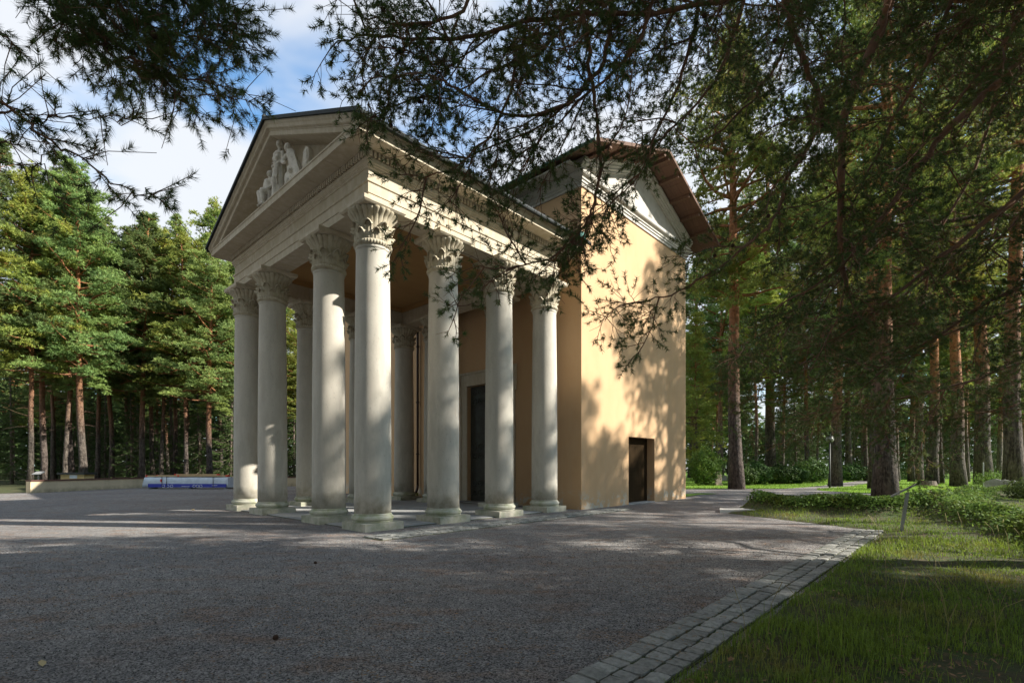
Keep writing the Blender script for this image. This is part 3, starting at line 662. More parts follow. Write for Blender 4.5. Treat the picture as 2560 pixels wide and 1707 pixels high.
mb = MB(); mb.box((DX0, Y0-.02, -.05), (DX1, Y0+WT, .035)); obj('threshold', mb, M['slab'], ch)
# main door with frame
dr = link('door', None, ch)
mb = MB()
for k, (a_, b_) in enumerate(((D0, 4.865), (4.875, D1))):
    mb.box((X0+.20, a_, .05), (X0+.28, b_, DHH-.01))
    mb.box((X0+.185, a_+.02, .06), (X0+.20, a_+.10, DHH-.03)); mb.box((X0+.185, b_-.10, .06), (X0+.20, b_-.02, DHH-.03))
    for z_ in (.25, 1.35, 2.28, 3.2, 4.25, 5.0): mb.box((X0+.186, a_+.10, z_-.03), (X0+.20, b_-.10, z_+.03))
bpy.data.objects.remove(dr); dr = obj('door', mb, M['bronze'], ch)
ringm = MB()
pr = [(.125+.028*math.cos(a), .028*math.sin(a)) for a in np.linspace(0, 2*PI, 9)]
ringm.lathe(pr, 18, cap=False); ringm.lathe([(.0001, .03), (.03, .028), (.045, .01), (.045, -.02)], 12, cap=False)
ringm.xf(np.array(Matrix.Rotation(-PI/2, 4, 'Y')))
ring_me = ringm.mesh('door_ring', M['bronze'], True)
for a_, b_ in ((D0, 4.865), (4.875, D1)):
    for zc in (4.98, 4.55, 2.50, 2.07, .86, .43):
        for q in range(3):
            o = link('door_ring', ring_me, dr); o.location = (X0+.19, a_+.27+q*(b_-a_-.54)/2, zc)
mb = MB(); mb.box((X0-.05, D1+.005, -.02), (X0+.1, D1+.42, 5.76)); mb.box((X0-.05, D0-.42, -.02), (X0+.1, D0-.005, 5.76)); mb.box((X0-.05, D0-.004, DHH), (X0+.1, D1+.004, 5.76))
mb.box((X0-.09, D1+.40, 4.80), (X0, D1+.50, 5.82)); mb.box((X0-.09, D0-.50, 4.80), (X0, D0-.40, 5.82)); mb.box((X0-.095, D0-.52, 5.765), (X0, D1+.52, 5.86))
mb.box((X0-.08, D1+.36, .0), (X0-.02, D1+.425, 4.80)); mb.box((X0-.08, D0-.425, .0), (X0-.02, D0-.36, 4.80))
obj('door_frame', mb, M['stone'], ch)
mb = MB(); mb.box((X0-.5, D0-.5, 0), (X0+.2, D1+.5, .05)); obj('doorstep', mb, M['slab'], ch)
# cornices
def ccourse(name, prof, p0, p1, nr, m0, m1, k, m_): course(name, prof, p0, p1, nr, m0, m1, k, m_, .004, ch)
cc = [(-.2, 12.002), (.05, 12.002), (.05, 12.10), (.09, 12.13), (.09, 12.20), (.13, 12.23), (.13, 12.29), (.22, 12.36), (.25, 12.40), (.25, 12.50), (-.2, 12.50)]
ccourse('cornice', cc, (X0, Y0), (X1, Y0), (0, -1), 1, 1, 1, M['white'])
ccourse('cornice', cc, (X0, Y1), (X0, Y0), (-1, 0), 0, 1, 1, M['white'])
ccourse('cornice', cc, (X1, Y0), (X1, Y1), (1, 0), 1, 0, 1, M['white'])
XR = (X0+X1)/2; OV = 1.0; VG = 1.3; CE, CR = 12.75, 14.90; sl2 = (CR-CE)/(XR-(X0-OV))
def ctop(s_): return CE+sl2*((s_-(X0-OV)) if s_ <= XR else ((X1+OV)-s_))
# gable tympanum
A = [(X0+.02, 12.5), (X1-.02, 12.5), (X1-.02, ctop(X1)-.1), (XR, CR-.1), (X0+.02, ctop(X0)-.1)]
mb = MB(); mb.prism(None, [(x_, Y0+.30, z_) for x_, z_ in A], [(x_, Y0+.02, z_) for x_, z_ in A]); obj('gable_panel', mb, M['white'], ch)
mb = MB(); mb.prism(None, [(x_, Y1, z_) for x_, z_ in A], [(x_, Y1-.3, z_) for x_, z_ in A]); obj('gable_panel', mb, M['white'], ch)
rk = [(-.1, .14), (.30, .14), (.30, .26), (.26, .30), (.22, .34), (.22, .40), (.17, .44), (.17, .52), (.10, .56), (.10, .64), (-.1, .64)]
rk = [(-.1, .14), (.28, .14), (.28, .24), (.24, .28), (.20, .31), (.20, .37), (.14, .41), (.14, .48), (.07, .52), (.07, .58), (-.1, .58)]
for sgn in (0, 1):
    a_ = X0-.22; b_ = XR-.002
    f_ = (lambda q: q) if not sgn else (lambda q: 2*XR-q)
    A = [(f_(a_), Y0-o_, ctop(a_)-d_) for o_, d_ in rk]; B = [(f_(b_), Y0-o_, ctop(b_)-d_) for o_, d_ in rk]
    if not sgn: A, B = B, A
    mb = MB(); mb.prism(None, A, B); obj('raking_cornice', mb, M['white'], ch)
    # roof
    xe = X0-OV if not sgn else X1+OV
    A = [(xe, Y0-VG, CE-.05), (XR, Y0-VG, CR-.05), (XR, Y0-VG, CR), (xe, Y0-VG, CE)]; B = [(x_, Y1+1, z_) for x_, _, z_ in A]
    if sgn: A, B = B, A
    mb = MB(); mb.prism(None, A, B); obj('roof', mb, M['roof'], ch)
    # brown boarded underside: individual boards run along the slope? seen as boards along the verge
    nb = 11; Ls = np.linspace(0, 1, nb+1)
    for q in range(nb):
        x_a = xe+(XR-xe)*Ls[q]; x_b = xe+(XR-xe)*Ls[q+1]-(.012 if not sgn else -.012); za = CE+(CR-CE)*Ls[q]-.052; zb = CE+(CR-CE)*(Ls[q+1]-.002)-.052
        yend = Y1+.95
        A = [(x_a, Y0-VG+.015, za-.03), (x_b, Y0-VG+.015, zb-.03), (x_b, Y0-VG+.015, zb), (x_a, Y0-VG+.015, za)]; B = [(x_, yend, z_) for x_, _, z_ in A]
        if sgn: A, B = B, A
        mb = MB(); mb.prism(None, A, B); obj('soffit_board', mb, M['brownwood'], ch)
    # purlins that carry the verge
    for q, u in enumerate((.20, .40, .60, .80, .965)):
        x_c = xe+(XR-xe)*u; z_c = CE+(CR-CE)*u-.085
        mb = MB(); mb.box((x_c-.07, Y0-VG+.10, z_c-.14), (x_c+.07, Y0-.02, z_c-.0)); obj('purlin', mb, M['brownwood'], ch)
    # verge strip and gutter
    A = [(xe, Y0-VG-.012, CE-.10), (XR, Y0-VG-.012, CR-.10), (XR, Y0-VG-.012, CR+.03), (xe, Y0-VG-.012, CE+.03)]; B = [(x_, Y0-VG-.002, z_) for x_, _, z_ in A]
    if sgn: A, B = B, A
    mb = MB(); mb.prism(None, A, B); obj('verge_strip', mb, M['brownwood'], ch)
    mb = MB(); mb.tube([(xe+(-.05 if not sgn else .05), y_, CE-.06) for y_ in (Y0-VG, 5, 12, Y1+1)], .06, 8); obj('gutter', mb, M['copper'], ch)
# pale soffit of the long eave
mb = MB(); mb.box((X0-.88, Y0-.1, 12.50), (X0-.26, Y1, 12.56)); obj('eaves_soffit', mb, M['white'], ch)
# rain pipe with a kicked-out foot
mb = MB(); mb.tube([(X0-.13, 9.72, 8.9), (X0-.13, 9.72, 6), (X0-.13, 9.72, 3), (X0-.13, 9.72, .60)], .062, 10); mb.tube([(X0-.13, 9.72, .66), (X0-.17, 9.70, .48), (X0-.30, 9.62, .33), (X0-.42, 9.56, .28)], .064, 10)
for z_ in (2.2, 4.8, 7.6): mb.lathe([(.085, z_), (.085, z_+.06)], 12, c=(X0-.13, 9.72))
obj('rain_pipe', mb, M['pipe'], ch, True)
del_me = None

# ================================================================ SMALL THINGS OF THE COURTYARD
def polywall(name, pts, h, th, m_, parent, z0=-.05):
    for k, ((ax, ay), (bx, by)) in enumerate(zip(pts[:-1], pts[1:])):
        d = Vector((bx-ax, by-ay)).normalized(); n_ = Vector((-d.y, d.x))*th/2
        A = [(ax-n_.x, ay-n_.y, z0), (ax+n_.x, ay+n_.y, z0), (ax+n_.x, ay+n_.y, h), (ax-n_.x, ay-n_.y, h)]
        B = [(bx-n_.x, by-n_.y, z0), (bx+n_.x, by+n_.y, z0), (bx+n_.x, by+n_.y, h), (bx-n_.x, by-n_.y, h)]
        mb = MB(); mb.prism(None, B, A); obj(name, mb, m_, parent)
lw = thing('low_wall', 'low cream plastered wall with a brown metal cap along the forest edge', 'wall', (0, 0, 0))
WP = [(-29.3, 30.4), (-28.7, 36.6), (-27.6, 39.4), (-16, 41.8), (-6, 43)]
polywall('wall_panel', WP, .70, .30, M['lowwall'], lw); polywall('cap', [(a_, b_) for a_, b_ in WP], .78, .40, M['cap'], lw, .702)
pk = thing('lumber_package', 'long pale plastic wrapped building package with blue printed lower edge', 'package', (-23.4, 36.6, 0), -.02)
mb = MB(); r = np.random.RandomState(2); n = 33; xs_ = np.linspace(-3.0, 3.05, n); prof_ = [(-.55, .10), (-.56, .30), (-.565, .38)]
X_ = []; ring = [(-.55, .12), (-.565, .35), (-.56, .58), (-.54, .80), (-.45, .83), (0, .845), (.45, .83), (.55, .78), (.56, .4), (.55, .1)]
V = np.zeros((n, len(ring), 3))
for i, x_ in enumerate(xs_):
    for k, (y_, z_) in enumerate(ring):
        V[i, k] = (x_-(.25*(1-z_) if i == 0 else 0), y_+r.uniform(-.012, .012), z_+r.uniform(-.008, .008))
kk = len(ring); i, j = np.meshgrid(np.arange(n-1), np.arange(kk), indexing='ij')
mb.add(V.reshape(-1, 3), np.stack([i*kk+j, (i+1)*kk+j, (i+1)*kk+(j+1) % kk, i*kk+(j+1) % kk], -1).reshape(-1, 4)); mb.add(V[0], [list(range(kk))]); mb.add(V[-1], [list(range(kk))[::-1]])
mb.box((-2.9, -.45, 0), (-2.75, .45, .1)); mb.box((0, -.45, 0), (.15, .45, .1)); mb.box((2.7, -.45, 0), (2.85, .45, .1))
obj('wrapping', mb, M['wrap'], pk, True)
mb = MB(); mb.box((-2.75, -.590, .12), (2.95, -.579, .37)); obj('blue_print', mb, M['blue'], pk)
mb = MB()
for cx_ in (-1.62, -1.30, -1.02, .62, .86, 1.10): mb.lathe([(.085, -.01), (.085, .01), (.11, .01), (.11, -.01)], 14, c=(0, 0), cap=False); last = mb.v.pop() ; mb.v.append(np.stack([last[:, 0]+cx_, -.596+last[:, 2]*.3, last[:, 1]+.205], -1))
mb.box((-.30, -.598, .18), (.30, -.592, .20)); mb.box((1.9, -.598, .24), (2.3, -.592, .27))
obj('white_print', mb, M['whiteprint'], pk)
for x_ in (-1.72, -1.38, 2.0):
    mb = MB(); mb.box((x_-.018, -.606, .10), (x_+.018, -.600, .86)); mb.box((x_-.018, -.606, .862), (x_+.018, .6, .868)); obj('strap', mb, M['strap'], pk)
mb = MB(); mb.ball((-1.78, -.62, .60), (.06, .02, .12), 8); obj('red_tag', mb, M['red'], pk)
for k, (xa, xb, y_, z_, nm) in enumerate(((-2.95, -.2, -.35, .92, 0), (-1.0, 2.1, -.15, 1.02, 1), (-.6, 2.9, -.4, .94, 0), (-2.6, 2.6, .2, .94, 0))):
    t_ = thing('plank', ['short raw timber plank lying on the left end of the wrapped package', 'topmost timber plank with red painted end lying on the wrapped package', 'timber plank with red end at the right front edge of the wrapped package', 'rear timber plank lying along the wrapped package'][k], 'plank', (-23.4, 36.6, 0), -.02)
    mb = MB(); mb.box((xa, y_-.11, z_-.045), (xb, y_+.11, z_+.045)); obj('board', mb, M['timber'], t_)
    for e_ in (xa, xb): 
        mb = MB(); mb.box((e_-.06, y_-.115, z_-.05), (e_+.06, y_+.115, z_+.05)); obj('painted_end', mb, M['red'], t_)
bx_ = thing('cabinet', 'small cream cabinet with dark flat roof behind the low wall', 'cabinet', (-32.2, 37.2, 0), -.1)
mb = MB(); mb.box((-.95, -.4, 0), (.95, .4, 1.02)); obj('case', mb, M['boxwood'], bx_); mb = MB(); mb.box((-1.1, -.55, 1.022), (1.1, .5, 1.16)); obj('roof', mb, M['darkmetal'], bx_)
mb = MB(); mb.box((-.2, -.415, .74), (.4, -.402, .98)); obj('notice', mb, M['wrap'], bx_)
sg_ = thing('sign_stand', 'small metal reading stand beside the far end of the low wall', 'sign', (-33.5, 35.5, 0))
mb = MB(); mb.tube([(0, 0, 0), (0, 0, .6), (0, 0, 1.08)], .04, 8); obj('post', mb, M['metal'], sg_)
mb = MB(); mb.prism(None, [(-.3, -.2, 1.04), (.3, -.2, 1.04), (.3, .2, 1.22), (-.3, .2, 1.22)], [(-.3, -.2, 1.08), (.3, -.2, 1.08), (.3, .2, 1.26), (-.3, .2, 1.26)]); obj('panel', mb, M['metal'], sg_)

isg = thing('sign_stand', 'slanted metal information stand in the rough grass by the cobble edging', 'sign', (9.40, 12.15, 0), -.62)
mb = MB(); A = [(-.035, -.06, -.1), (.035, -.06, -.1), (.035, .06, -.1), (-.035, .06, -.1)]; B = [(x_+.14, y_, .98) for x_, y_, _ in A]; mb.prism(None, B, A); obj('post', mb, M['metal'], isg)
mb = MB(); A = [(-.18, -.21, .86), (.34, -.21, 1.19), (.34, .21, 1.19), (-.18, .21, .86)]; mb.prism(None, [(x_-.012, y_, z_+.022) for x_, y_, z_ in A], A); obj('panel', mb, M['metal'], isg)
lp = thing('street_lamp', 'dark lamp post with a pale round globe in front of the pines', 'lamp', (23.55, 37.2, 0))
mb = MB(); mb.tube([(0, 0, -.1), (0, 0, .6), (0, 0, 3.35)], [.075, .06, .05], 10); obj('post', mb, M['darkmetal'], lp, True)
mb = MB(); mb.ball((0, 0, 3.62), (.27, .27, .24), 18); obj('globe', mb, M['globe'], lp, True)
mb = MB(); mb.lathe([(.06, 3.34), (.14, 3.40), (.12, 3.46)], 14); mb.lathe([(.22, 3.78), (.20, 3.86), (.03, 3.90)], 18); obj('collar', mb, M['darkmetal'], lp)
for k, (x_, y_, h_) in enumerate(((33.6, 35.8, 1.85), (40.5, 41.0, 1.9))):
    t_ = thing('post', ['thin grey metal post standing by the yellow shrub on the right', 'thin grey metal post farther back on the right lawn'][k], 'post', (x_, y_, 0)); mb = MB(); mb.tube([(0, 0, -.1), (0, 0, h_)], .045, 8); obj('pole', mb, M['metal'], t_); mb = MB(); mb.ball((0, 0, h_), .055, 8); obj('knob', mb, M['metal'], t_)
for k, (x_, y_) in enumerate(((47.5, 62), (52.5, 63))):
    t_ = thing('post', ['distant thin light pole above the clipped hedge', 'distant thin light pole right of the clipped hedge'][k], 'post', (x_, y_, 0)); mb = MB(); mb.tube([(0, 0, 0), (0, 0, 5.0)], .05, 6); obj('pole', mb, M['metal'], t_); mb = MB(); mb.ball((0, 0, 5.05), (.14, .14, .1), 8); obj('lamp_head', mb, M['globe'], t_)
mb = MB(); mb.tube([(0, 0, -.1), (.0, 0, .12), (.02, .0, .42)], [.85, .66, .56], 18); tag(obj('tree_stump', mb, M['bark']), 'wide low tree stump on the sunlit lawn', 'tree stump').location = (35.0, 42.3, 0)
mb = MB(); A = [(-1.15, -.35, 0), (.9, -.5, 0), (1.25, .3, 0), (-.7, .5, 0)]; mb.prism(None, [(x_, y_, .075) for x_, y_, _ in A], [(x_, y_, -.05) for x_, y_, _ in A]); o = tag(obj('stone_slab', mb, M['whitestone']), 'flat white stone slab at the tip of the planted bank', 'stone'); o.location = (8.35, 17.95, .02); o.rotation_euler = (0, 0, .1)
# graves
gm = []
for k in range(4):
    hh, ww = (.75, .55, .95, .65)[k], (.5, .7, .45, .55)[k]; mb = MB(); pts = [(-ww/2, 0), (ww/2, 0), (ww/2, hh*.85)]+[(ww/2*math.cos(a), hh*.85+.12*math.sin(a)) for a in (.6, 1.57, 2.5)]+[(-ww/2, hh*.85)]
    mb.prism(None, [(x_, -.07, z_) for x_, z_ in pts], [(x_, .07, z_) for x_, z_ in pts]); mb.box((-ww/2-.06, -.14, -.03), (ww/2+.06, .14, .07)); gm.append(mb.mesh('gravestone', M['pinkstone'] if k == 2 else M['granite']))
rg = random.Random(8)
o = link('gravestone', gm[2]); o.location = (17.6, 42.8, 0); o.scale = (1.2, 1, 1.25); tag(o, 'pale sandstone gravestone standing on the grass beside the chapel bush', 'gravestone')
for k in range(6):
    o = link('gravestone', gm[k % 2*3]); o.location = (26.6+k*.62, 26.6+k*.9, 0); o.scale = (1.1, 1.4, 1.15); o.rotation_euler = (0, 0, -.9); tag(o, 'grey gravestone in the row at the right edge of the lawn', 'gravestone', 'grey gravestones in the row at the right edge')
for k in range(34):
    u = k % 17; o = link('gravestone', gm[rg.randrange(4)]); o.location = (24+u*1.15+rg.uniform(-.3, .3), 57+u*.6+(k//17)*4+rg.uniform(-.5, .5), 0); o.scale = (1.1,)*3; o.rotation_euler = (0, 0, rg.uniform(-.2, .2)); tag(o, 'small distant gravestone in the burial ground behind the shrubs', 'gravestone', 'distant gravestones behind the shrubs')

# pine cone and leaves on the gravel
cm = MB()
for k in range(70):
    a = k*2.4; u = k/70; rr_ = .022*math.sin(PI*(.12+.83*u))+.004
    cm.ball((rr_*math.cos(a), rr_*math.sin(a), -.03+.06*u), (.008, .008, .0045), 5)
cone_me = cm.mesh('pine_cone', mat('cone_brown', (.07, .035, .02), .8), True)
for k, (x_, y_, lb) in enumerate(((-2.2, 4.67, 'dark pine cone lying alone on the gravel in the foreground'), (-3.25, 8.3, 'pine cone on the shaded gravel in front of the nearest column'))):
    o = link('pine_cone', cone_me); o.location = (x_, y_, .014); o.rotation_euler = (1.4, .2, k); o.scale = (.8, .8, .8); tag(o, lb, 'pine cone')
lm_ = MB(); A = [(0, -.045, 0), (.018, -.015, .004), (.022, .012, .006), (.010, .038, .004), (0, .052, .003), (-.010, .038, .008), (-.022, .012, .010), (-.018, -.015, .006)]
lm_.prism(None, [(x_, y_, z_+.0015) for x_, y_, z_ in A], A); lf_me = lm_.mesh('fallen_leaf', mat('pale_dry_leaf', (.45, .36, .18), .7))
for k, (x_, y_, s_, lb) in enumerate(((-3.80, 4.06, 1.2, 'pale dry leaf on the gravel near the lower left corner'), (-4.15, 3.95, .6, 'smaller dry leaf beside the pale leaf at the lower left'), (-11.7, 18.4, 2.6, 'yellow leaf lying on the gravel left of the portico'), (-8.1, 13.2, 1.3, 'yellow leaf on the sunlit gravel left of the columns'))):
    o = link('fallen_leaf', lf_me); o.location = (x_, y_, .008); o.rotation_euler = (.15, .1, k*1.3+.8); o.scale = (s_,)*3; tag(o, lb, 'leaf')

# ================================================================ FOLIAGE TOOLS
def norm(a): return a/(np.linalg.norm(a, axis=-1, keepdims=True)+1e-12)
def needles(org, dr_, r, per, ln, wd, spread=.9, back=.0):
    """needle triangles around shoots: org (n,3) tips, dr_ (n,3) directions"""
    n = len(org); O = np.repeat(org, per, 0); D = np.repeat(norm(dr_), per, 0); L = np.repeat(ln if np.ndim(ln) else np.full(n, ln), per)
    R = norm(r.normal(size=(n*per, 3))); R -= (R*D).sum(1, keepdims=True)*D; R = norm(R)
    u = r.rand(n*per, 1); base = O-D*(u*back); nd = norm(D*(1.15-.6*u)+R*spread)
    S = norm(np.cross(nd, norm(r.normal(size=(n*per, 3))))); tip = base+nd*(L*(.75+.5*r.rand(n*per)))[:, None]
    v = np.stack([base-S*wd/2, base+S*wd/2, tip], 1).reshape(-1, 3)
    return v, np.arange(n*per*3).reshape(-1, 3)
def pine_variant(seed, H, cb, R, nbr=70, pads=5, shoots=26, per=9, r0=.24, mat_n='needle', dead=True, flat=.40, ln=.24, wd=.05):
    r = np.random.RandomState(seed); tk = MB(); hs = np.linspace(0, H, 14); sway = np.cumsum(r.normal(0, .05, (14, 2)), 0)
    path = np.stack([sway[:, 0], sway[:, 1], hs], 1); path[0, 2] = -.3
    rad = r0*(1-.80*(hs/H)**1.1); rad[0] *= 1.35; rad[1] *= 1.02
    tk.tube(path, rad, 12)
    px = lambda h: np.array([np.interp(h, hs, path[:, 0]), np.interp(h, hs, path[:, 1])])
    O = []; D = []
    for k in range(nbr):
        u = (k+.5*r.rand())/nbr; h = cb*H+(1-cb)*H*u; az = k*2.399+r.normal(0, .3)
        L = R*(min(1, (u+.14)/.30)**.6)*(1-u**2.3*.84)*r.uniform(.5, 1.2)
        rise = .05+.55*u+r.normal(0, .1); p0 = np.array([*px(h), h]); d = np.array([math.cos(az), math.sin(az), rise]); d /= np.linalg.norm(d)
        ns = 5; pts = [p0]; cur = p0.copy(); dd = d.copy()
        for q in range(ns): dd = norm(dd+r.normal(0, .13, 3)+np.array([0, 0, -.07+.05*q])); cur = cur+dd*L/ns; pts.append(cur.copy())
        pts = np.array(pts); br = max(.012, .022*L)
        tk.tube(pts, np.linspace(br, .008, ns+1), 5, caps=False)
        for q in range(pads if u < .85 else max(3, pads//2)):
            f_ = .38+.62*(q+r.rand()*.7)/pads; f_ = min(f_, 1); side = (r.rand()-.5)*.75*L*(.35+.3*f_)
            c = np.array([np.interp(f_*ns, range(ns+1), pts[:, i]) for i in range(3)]); lat = np.array([-math.sin(az), math.cos(az), 0])
            c = c+lat*side+np.array([0, 0, .12+r.normal(0, .28)]); pr_ = (.26+.10*L)*r.uniform(.7, 1.35)
            tk.tube([c-np.array([0, 0, .1])-lat*side*.9, c-np.array([0, 0, .06])], [.014, .007], 3, caps=False)
            ns_ = int(shoots*(.6+.8*r.rand())*(pr_/.66)**1.3); g = norm(r.normal(size=(ns_, 3)))*(r.rand(ns_, 1)**.42); g[:, 2] = np.abs(g[:, 2])*1.1-.25
            O.append(c+g*np.array([pr_, pr_, pr_*flat*2.0*r.uniform(.6, 1.3)])); D.append(g*np.array([1, 1, .5])+np.array([0, 0, .75]))
    if dead:
        for k in range(14):
            h = r.uniform(.18, cb+.1)*H; az = r.rand()*6.28; L = r.uniform(.5, 1.9); p0 = np.array([*px(h), h]); d = np.array([math.cos(az), math.sin(az), r.uniform(-.15, .35)])
            tk.tube([p0, p0+d*L*.5, p0+d*L+np.array([0, 0, r.uniform(-.3, .2)])], [.022, .015, .005], 4, caps=False)
    O = np.concatenate(O); D = np.concatenate(D); v, f = needles(O, D, r, per, ln, wd)
    cm = MB().add(v, f)
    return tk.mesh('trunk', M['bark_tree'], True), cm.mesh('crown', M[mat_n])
def spruce_variant(seed, H, R, cb=.06, nbr=130, shoots=44, per=7, mat_n='needle_dark', r0=.17, droop=.25):
    r = np.random.RandomState(seed); tk = MB(); tk.tube([(0, 0, -.2), (.03, 0, H*.5), (0, 0, H)], [r0, r0*.6, .02], 9); O = []; D = []
    for k in range(nbr):
        u = (k+r.rand()*.6)/nbr; h = H*(cb+(1-cb)*u); az = k*2.399+r.normal(0, .3); L = R*(1-u)**.85*r.uniform(.7, 1.1)+.12
        t_ = np.linspace(0, 1, 5)[:, None]; d = np.array([math.cos(az), math.sin(az), 0.]); pts = np.array([0, 0, h])+d*L*t_+np.array([0, 0, 1.])*(-droop*L*np.sin(t_*2.2)+.10*L*t_**3)
        tk.tube(pts, np.linspace(.02+.006*L, .006, 5), 3, caps=False)
        n_ = int(shoots*(.3+L/R)); f_ = r.rand(n_)**.7; c = np.stack([np.interp(f_*4, range(5), pts[:, i]) for i in range(3)], 1); lat = np.array([-d[1], d[0], 0])
        sd = (r.rand(n_)-.5)*.62*L*(1.15-f_)+r.normal(0, .05, n_); c = c+lat*sd[:, None]; c[:, 2] -= np.abs(sd)*.35+r.rand(n_)*.18
        O.append(c); D.append(d+lat*np.sign(sd)[:, None]*.8+np.array([0, 0, -.45])+r.normal(0, .2, (n_, 3)))
    v, f = needles(np.concatenate(O), np.concatenate(D), r, per, .20, .045, .55)
    return tk.mesh('trunk', M['bark'], True), MB().add(v, f).mesh('crown', M[mat_n])

PV = [pine_variant(11, 25, .36, 4.3, nbr=76, shoots=34, r0=.205, wd=.06), pine_variant(12, 27, .36, 4.5, mat_n='needle_cool', nbr=84, r0=.235, shoots=34, wd=.06), pine_variant(13, 23, .42, 3.9, nbr=70, r0=.18, shoots=34, wd=.06), pine_variant(14, 26, .32, 4.9, mat_n='needle_cool', nbr=90, r0=.27, shoots=34, wd=.06)]
PB = [pine_variant(21, 26, .40, 5.8, nbr=80, pads=6, shoots=26, r0=.46, dead=False, wd=.06), pine_variant(22, 28, .38, 6.2, nbr=80, pads=6, shoots=26, r0=.50, wd=.06)]
PH = pine_variant(15, 30, .66, 4.2, nbr=54, pads=4, shoots=24, wd=.055, dead=False)
PT = [pine_variant(23, 29, .56, 5.4, nbr=66, pads=6, shoots=24, r0=.46, dead=False, flat=.4), pine_variant(24, 27, .52, 5.0, nbr=60, pads=6, shoots=24, r0=.40, flat=.4)]
SV = [spruce_variant(31, 19, 3.2), spruce_variant(32, 15, 2.7, nbr=110)]
YV = pine_variant(41, 15, .10, 2.6, nbr=90, pads=4, shoots=22, r0=.13, dead=False, flat=.5)
trng = random.Random(77)
def tree(var, x, y, s=1.0, label='', group=None, name='pine_tree', cat='tree', h=None, lean=0.0, rz=None):
    o = link(name, None); o.location = (x, y, 0); o.rotation_euler = (trng.uniform(-.02, .02)+lean, trng.uniform(-.025, .025), trng.uniform(0, 6.28) if rz is None else rz)
    o.scale = (s, s, s*(h or 1)); tag(o, label, cat, group)
    link('trunk', var[0], o); link('crown', var[1], o); return o
def at(px, y): return ((px-1280)/1254.9*y, y)
# --- forest edge left: (photo column, distance, variant, scale, height factor, label)
LT = [(71, 38.5, 0, .92, 1.05, 'leftmost leaning pine trunk at the open end of the low wall'),
      (-30, 37, 1, .95, 1.0, 'dense pine whose crown fills the upper left forest edge'),
      (108, 41, 3, .85, 1.1, 'slender pine right of the leaning pine at the wall end'),
      (130, 45, 2, .9, 1.2, 'thin grey pine trunk behind the small dark roofed cabinet'),
      (164, 41, 2, .95, 1.1, 'reddish straight pine trunk above the left end of the cabinet'),
      (183, 43, 1, .95, 1.08, 'pale grey pine trunk behind the bright orange one'),
      (205, 39.8, 3, 1.0, .98, 'thick bright orange pine trunk right of the cabinet'),
      (240, 47, 0, .95, 1.0, 'slim pine deeper in the wood right of the orange trunk'),
      (278, 46, 1, .9, .98, 'grey pine trunk between the orange one and the package'),
      (318, 50, 2, 1.0, 1.05, 'pine standing back behind the left end of the package'),
      (352, 44.5, 3, .92, 1.0, 'dark thick pine trunk directly behind the package left end'),
      (385, 48, 0, .98, 1.02, 'slim pine behind the middle of the package'),
      (404, 46, 2, .98, 1.02, 'orange topped pine behind the middle of the package'),
      (436, 52, 1, .98, 1.02, 'pine set back behind the right half of the package'),
      (467, 45, 0, .92, .98, 'thin pine trunk behind the right half of the package'),
      (520, 43.5, 3, .92, .88, 'pine with crooked bare side limbs nearest the left columns'),
      (552, 50, 2, 1.0, 1.18, 'tall thin pine rising beside the left pediment corner'),
      (600, 47, 1, .9, .95, 'pine seen just left of the outermost column'),
      (700, 50, 0, .9, .8, 'pine visible in the gap between the left columns')]
for (px_, y_, v_, s_, h_, lb) in LT:
    x_, _ = at(px_, y_); tree(PV[v_], x_, y_, s_, lb, h=h_)
for k in range(46):
    row = k % 3; y_ = 53+row*9+trng.uniform(-3, 3); x_ = -78+(k//3)*4.7+trng.uniform(-1.8, 1.8)+row*1.3
    if x_ > -10: continue
    if k % 2: tree(SV[trng.randrange(2)], x_, y_, trng.uniform(.85, 1.2), 'dark spruce standing deep in the wood behind the low wall', 'dark spruces deep in the left wood', 'spruce_tree')
    else: tree(PV[trng.randrange(4)], x_, y_, trng.uniform(.75, .95), 'pine standing deep in the wood behind the low wall', 'pines deep in the left wood')
for (px_, y_) in ((30, 46), (262, 51), (330, 46.5), (500, 49), (575, 46), (735, 52), (450, 57), (150, 54), (640, 56)):
    x_, _ = at(px_, y_); tree(SV[trng.randrange(2)], x_, y_, trng.uniform(.6, .85), 'dark young spruce among the front pine trunks of the left wood', 'young spruces among the front pines', 'spruce_tree')

# --- right side
RT = [(1842, 36.0, PB[0], 1.0, 1.25, 'thick dark pine trunk nearest the chapel on the right'),
      (2089, 41.0, PT[0], .92, 1.0, 'leaning broad pine trunk just behind the lamp post'),
      (2188, 35.5, PT[1], 1.1, 1.2, 'slimmer pine close to the left of the biggest trunk'),
      (2217, 27.2, PB[1], 1.0, 1.15, 'biggest pine trunk standing at the edge of the gravel'),
      (2330, 45.5, PT[1], 1.1, 1.0, 'thick pine trunk right of the clipped hedge'),
      (2352, 46.8, PH, 1.0, 1.0, 'slim pine touching the thick trunk right of the hedge'),
      (2397, 39.5, PT[0], .98, 1.0, 'broad pine trunk right of the stump'),
      (2168, 56, PV[1], 1.0, 1.0, 'slender pine between the shrubs and the path'),
      (2242, 55, PV[3], 1.0, 1.0, 'reddish slender pine left of the clipped hedge'),
      (1955, 60, PV[0], 1.0, 1.0, 'thin pine behind the round shrubs'),
      (1890, 52, PV[2], 1.0, 1.1, 'thin pine right of the thick dark trunk'),
      (2528, 44, PT[1], .95, 1.0, 'leaning pale pine trunk at the right edge'),
      (2420, 52, PV[2], 1.0, 1.0, 'slim pine behind the broad trunk right of the stump'),
      (2500, 60, PV[3], 1.0, 1.0, 'slim pine in the back of the right lawn')]
for (px_, y_, v_, s_, h_, lb) in RT:
    x_, _ = at(px_, y_); tree(v_, x_, y_, s_, lb, h=h_)
